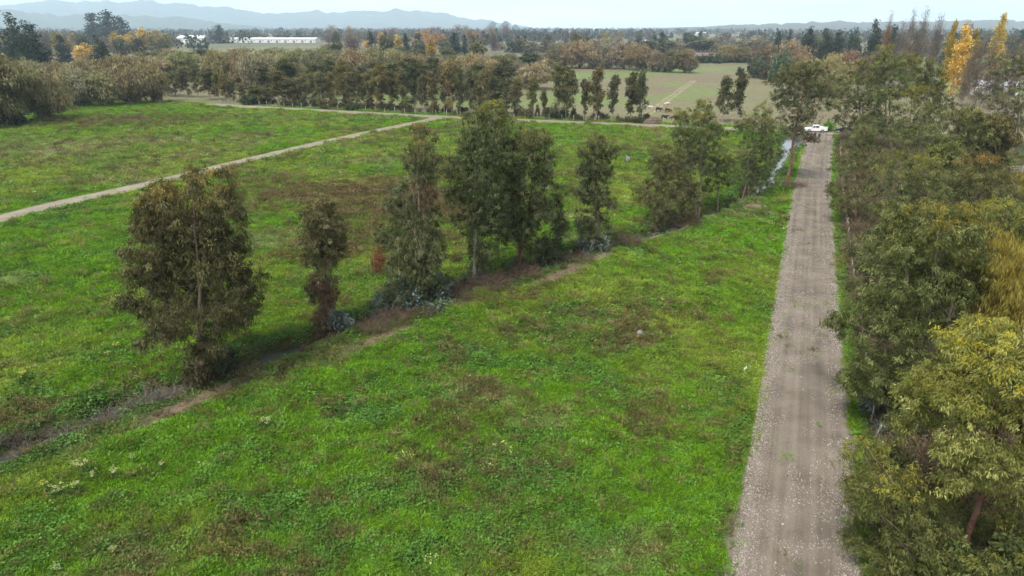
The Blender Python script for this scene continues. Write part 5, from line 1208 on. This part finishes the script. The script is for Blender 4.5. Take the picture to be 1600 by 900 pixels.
person('person in dark jacket standing on the gravel road before the white pickup', at(1279, 219.5), 2.6, (.03, .035, .05), (.025, .022, .02), (.02, .015, .012))
person('person in black clothes half hidden by the dry branch near the pickup', at(1272.5, 217), 3.4, (.025, .025, .03), (.04, .03, .028), (.02, .015, .012))

def cow(label, px, py, rz, c1, c2, down=False):
    v = [(-.75, 0, 1.05), (-.3, 0, 1.0), (.3, 0, 1.0), (.75, 0, 1.08), (1.05, 0, 1.2 if down else .95), (1.3, 0, 1.2 if down else .6), (1.6, 0, 1.08 if down else .3),
         (.65, .2, .75), (.62, .22, .4), (.65, .22, .03), (.65, -.2, .75), (.7, -.22, .4), (.65, -.22, .03), (-.7, .2, .8), (-.78, .22, .45), (-.72, .22, .03), (-.7, -.2, .8), (-.74, -.22, .45), (-.7, -.22, .03), (-1.0, 0, .8), (-1.02, 0, .4)]
    e = [(0, 1), (1, 2), (2, 3), (3, 4), (4, 5), (5, 6), (3, 7), (7, 8), (8, 9), (3, 10), (10, 11), (11, 12), (0, 13), (13, 14), (14, 15), (0, 16), (16, 17), (17, 18), (0, 19), (19, 20)]
    r = [.3, (.36, .42), (.36, .42), .32, .2, .14, .1, .13, .075, .06, .13, .075, .06, .16, .08, .06, .16, .08, .06, .04, .03]
    X, Y = at(px, py)
    o = skin_mesh('cow', v, e, r, mat('cow_hide', c1, .85, .2, (1.4, c2, 2)), 1)
    o.location = (X, Y, 0); o.rotation_euler = (0, 0, rz); o['label'] = label; o['category'] = 'cow'; o['group'] = 'cattle grazing in the pasture'
BRN, BLK, WHT = (.12, .045, .025), (.02, .018, .016), (.5, .47, .42)
for a_ in (('red-brown cow beside the pale trail in the pasture', 1043, 176, .3, BRN, (.1, .04, .02)), ('white and brown cow uphill beside the pale trail', 1043, 166, 2.9, WHT, (.2, .09, .05)), ('black calf right of the earth mound', 1038, 187.5, .2, BLK, BLK), ('dark red cow farthest right of the earth mound', 1053, 188, 3.0, BRN, BLK), ('dark cow left of the pale trail', 1029, 174.5, 0, BLK, (.1, .05, .03)),
           ('pale cow left of the pale trail', 1014, 172, .2, WHT, (.4, .35, .3)), ('brown cow on the bright grass far left of the willows', 833, 115, 0, BRN, BLK), ('dark cow near the hedge on the far pasture', 827, 116, 3.1, BLK, BLK), ('dark cow on the right far pasture', 1202, 130, .4, BLK, BRN), ('brown cow on the right far pasture', 1195, 131, 2.8, BRN, BLK)):
    cow(*a_[:6], a_[5] if len(a_) < 6 else a_[5]) if False else cow(a_[0], a_[1], a_[2], a_[3], a_[4], a_[5], a_[1] % 2 < 1)

# ------------------------------------------------------------------ earth mound, stones, litter
def lump(name, label, cat, px, py, wp, hp, c1, c2, seed, depth=.8, group=None, rough=.9, jag=.25):
    g = np.random.default_rng(seed); X, Y = at(px, py); mpp = upright(px, py, Y)[2]; wd, h = wp * mpp, hp * mpp
    bm = bmesh.new(); bmesh.ops.create_icosphere(bm, subdivisions=3, radius=1)
    for v in bm.verts:
        n_ = fbm(np.array([v.co.x * 3 + seed]), np.array([v.co.y * 3 + v.co.z * 2]), 1.2, seed, 4)[0]
        v.co *= 1 + jag * 2 * (n_ - .5)
        v.co = Vector((v.co.x * wd / 2, v.co.y * wd / 2 * depth, max(v.co.z, -.15) * h))
    me = bpy.data.meshes.new(name); bm.to_mesh(me); bm.free(); me.materials.append(mat(name, c1, rough, .2, (3, c2), (6, .7, .08)))
    z = float(ground_z(np.array([X]), np.array([Y]))[0])
    o = obj(name, me, label=label, category=cat); o.location = (X, Y, z); o.rotation_euler = (0, 0, g.uniform(0, 6))
    if group: o['group'] = group
lump('earth_mound', 'dark earth mound at the pasture edge behind the cross track', 'mound', 1021, 192, 40, 9, (.075, .055, .042), (.11, .085, .06), 3, .6)
lump('rubble_heap', 'pale rubble heap on the far left edge of the bright grass', 'rubble', 246, 158.5, 14, 4, (.5, .47, .42), (.35, .32, .28), 4)
lump('field_stone', 'lilac-grey boulder in the field beyond the ditch', 'stone', 980, 254, 9, 7, (.2, .17, .2), (.28, .25, .27), 5, .6, jag=1.0)
lump('field_stone', 'grey stone in the middle of the near meadow', 'stone', 1000, 522, 10, 6, (.2, .175, .16), (.29, .26, .24), 6, .6, jag=1.0)
for k, (px, py, wp, lab) in enumerate(((1164, 581, 8, 'white scrap of plastic on the grass by the road, flat piece'), (1170, 577, 5, 'white scrap of plastic on the grass by the road, upright piece'), (95, 323, 5, 'white bag on the edge of the field path'), (116, 303, 4, 'white bag on the grass above the field path'), (54, 303, 4, 'white scrap left of the bag above the field path'), (1208, 378, 4, 'white scrap on the grass near the far road bend'), (1223, 357, 4, 'small white scrap at the grass edge near the far road'), (352, 247, 3, 'white scrap beside the top of the many-stemmed eucalyptus'), (1182, 576, 4, 'tiny white scrap at the road edge'))):
    lump('plastic_scrap', lab, 'litter', px, py, wp * 1.2, wp * .28, (.75, .76, .76), (.6, .6, .62), 40 + k, .45, 'white litter on the grass', .4, .8)

# ------------------------------------------------------------------ haze
hz = bpy.data.materials.new('haze'); hz.use_nodes = True; n = hz.node_tree; n.nodes.clear()
o_ = n.nodes.new('ShaderNodeOutputMaterial'); pv = n.nodes.new('ShaderNodeVolumePrincipled')
pv.inputs['Color'].default_value = (.66, .84, 1.0, 1); pv.inputs['Density'].default_value = HAZE = 1.05e-4; pv.inputs['Anisotropy'].default_value = .0
n.links.new(pv.outputs['Volume'], o_.inputs['Volume'])
xm = max(abs(gx[0]), gx[-1]) + 200; ym = gy[-1] + 200; zt = 480
hb = obj('haze', box_mesh('haze', (2 * xm, ym + 200, zt + 4), hz, 0, (0, (ym - 200) / 2, (zt - 4) / 2)), kind='stuff', label='thin blue haze over the plain', category='haze')
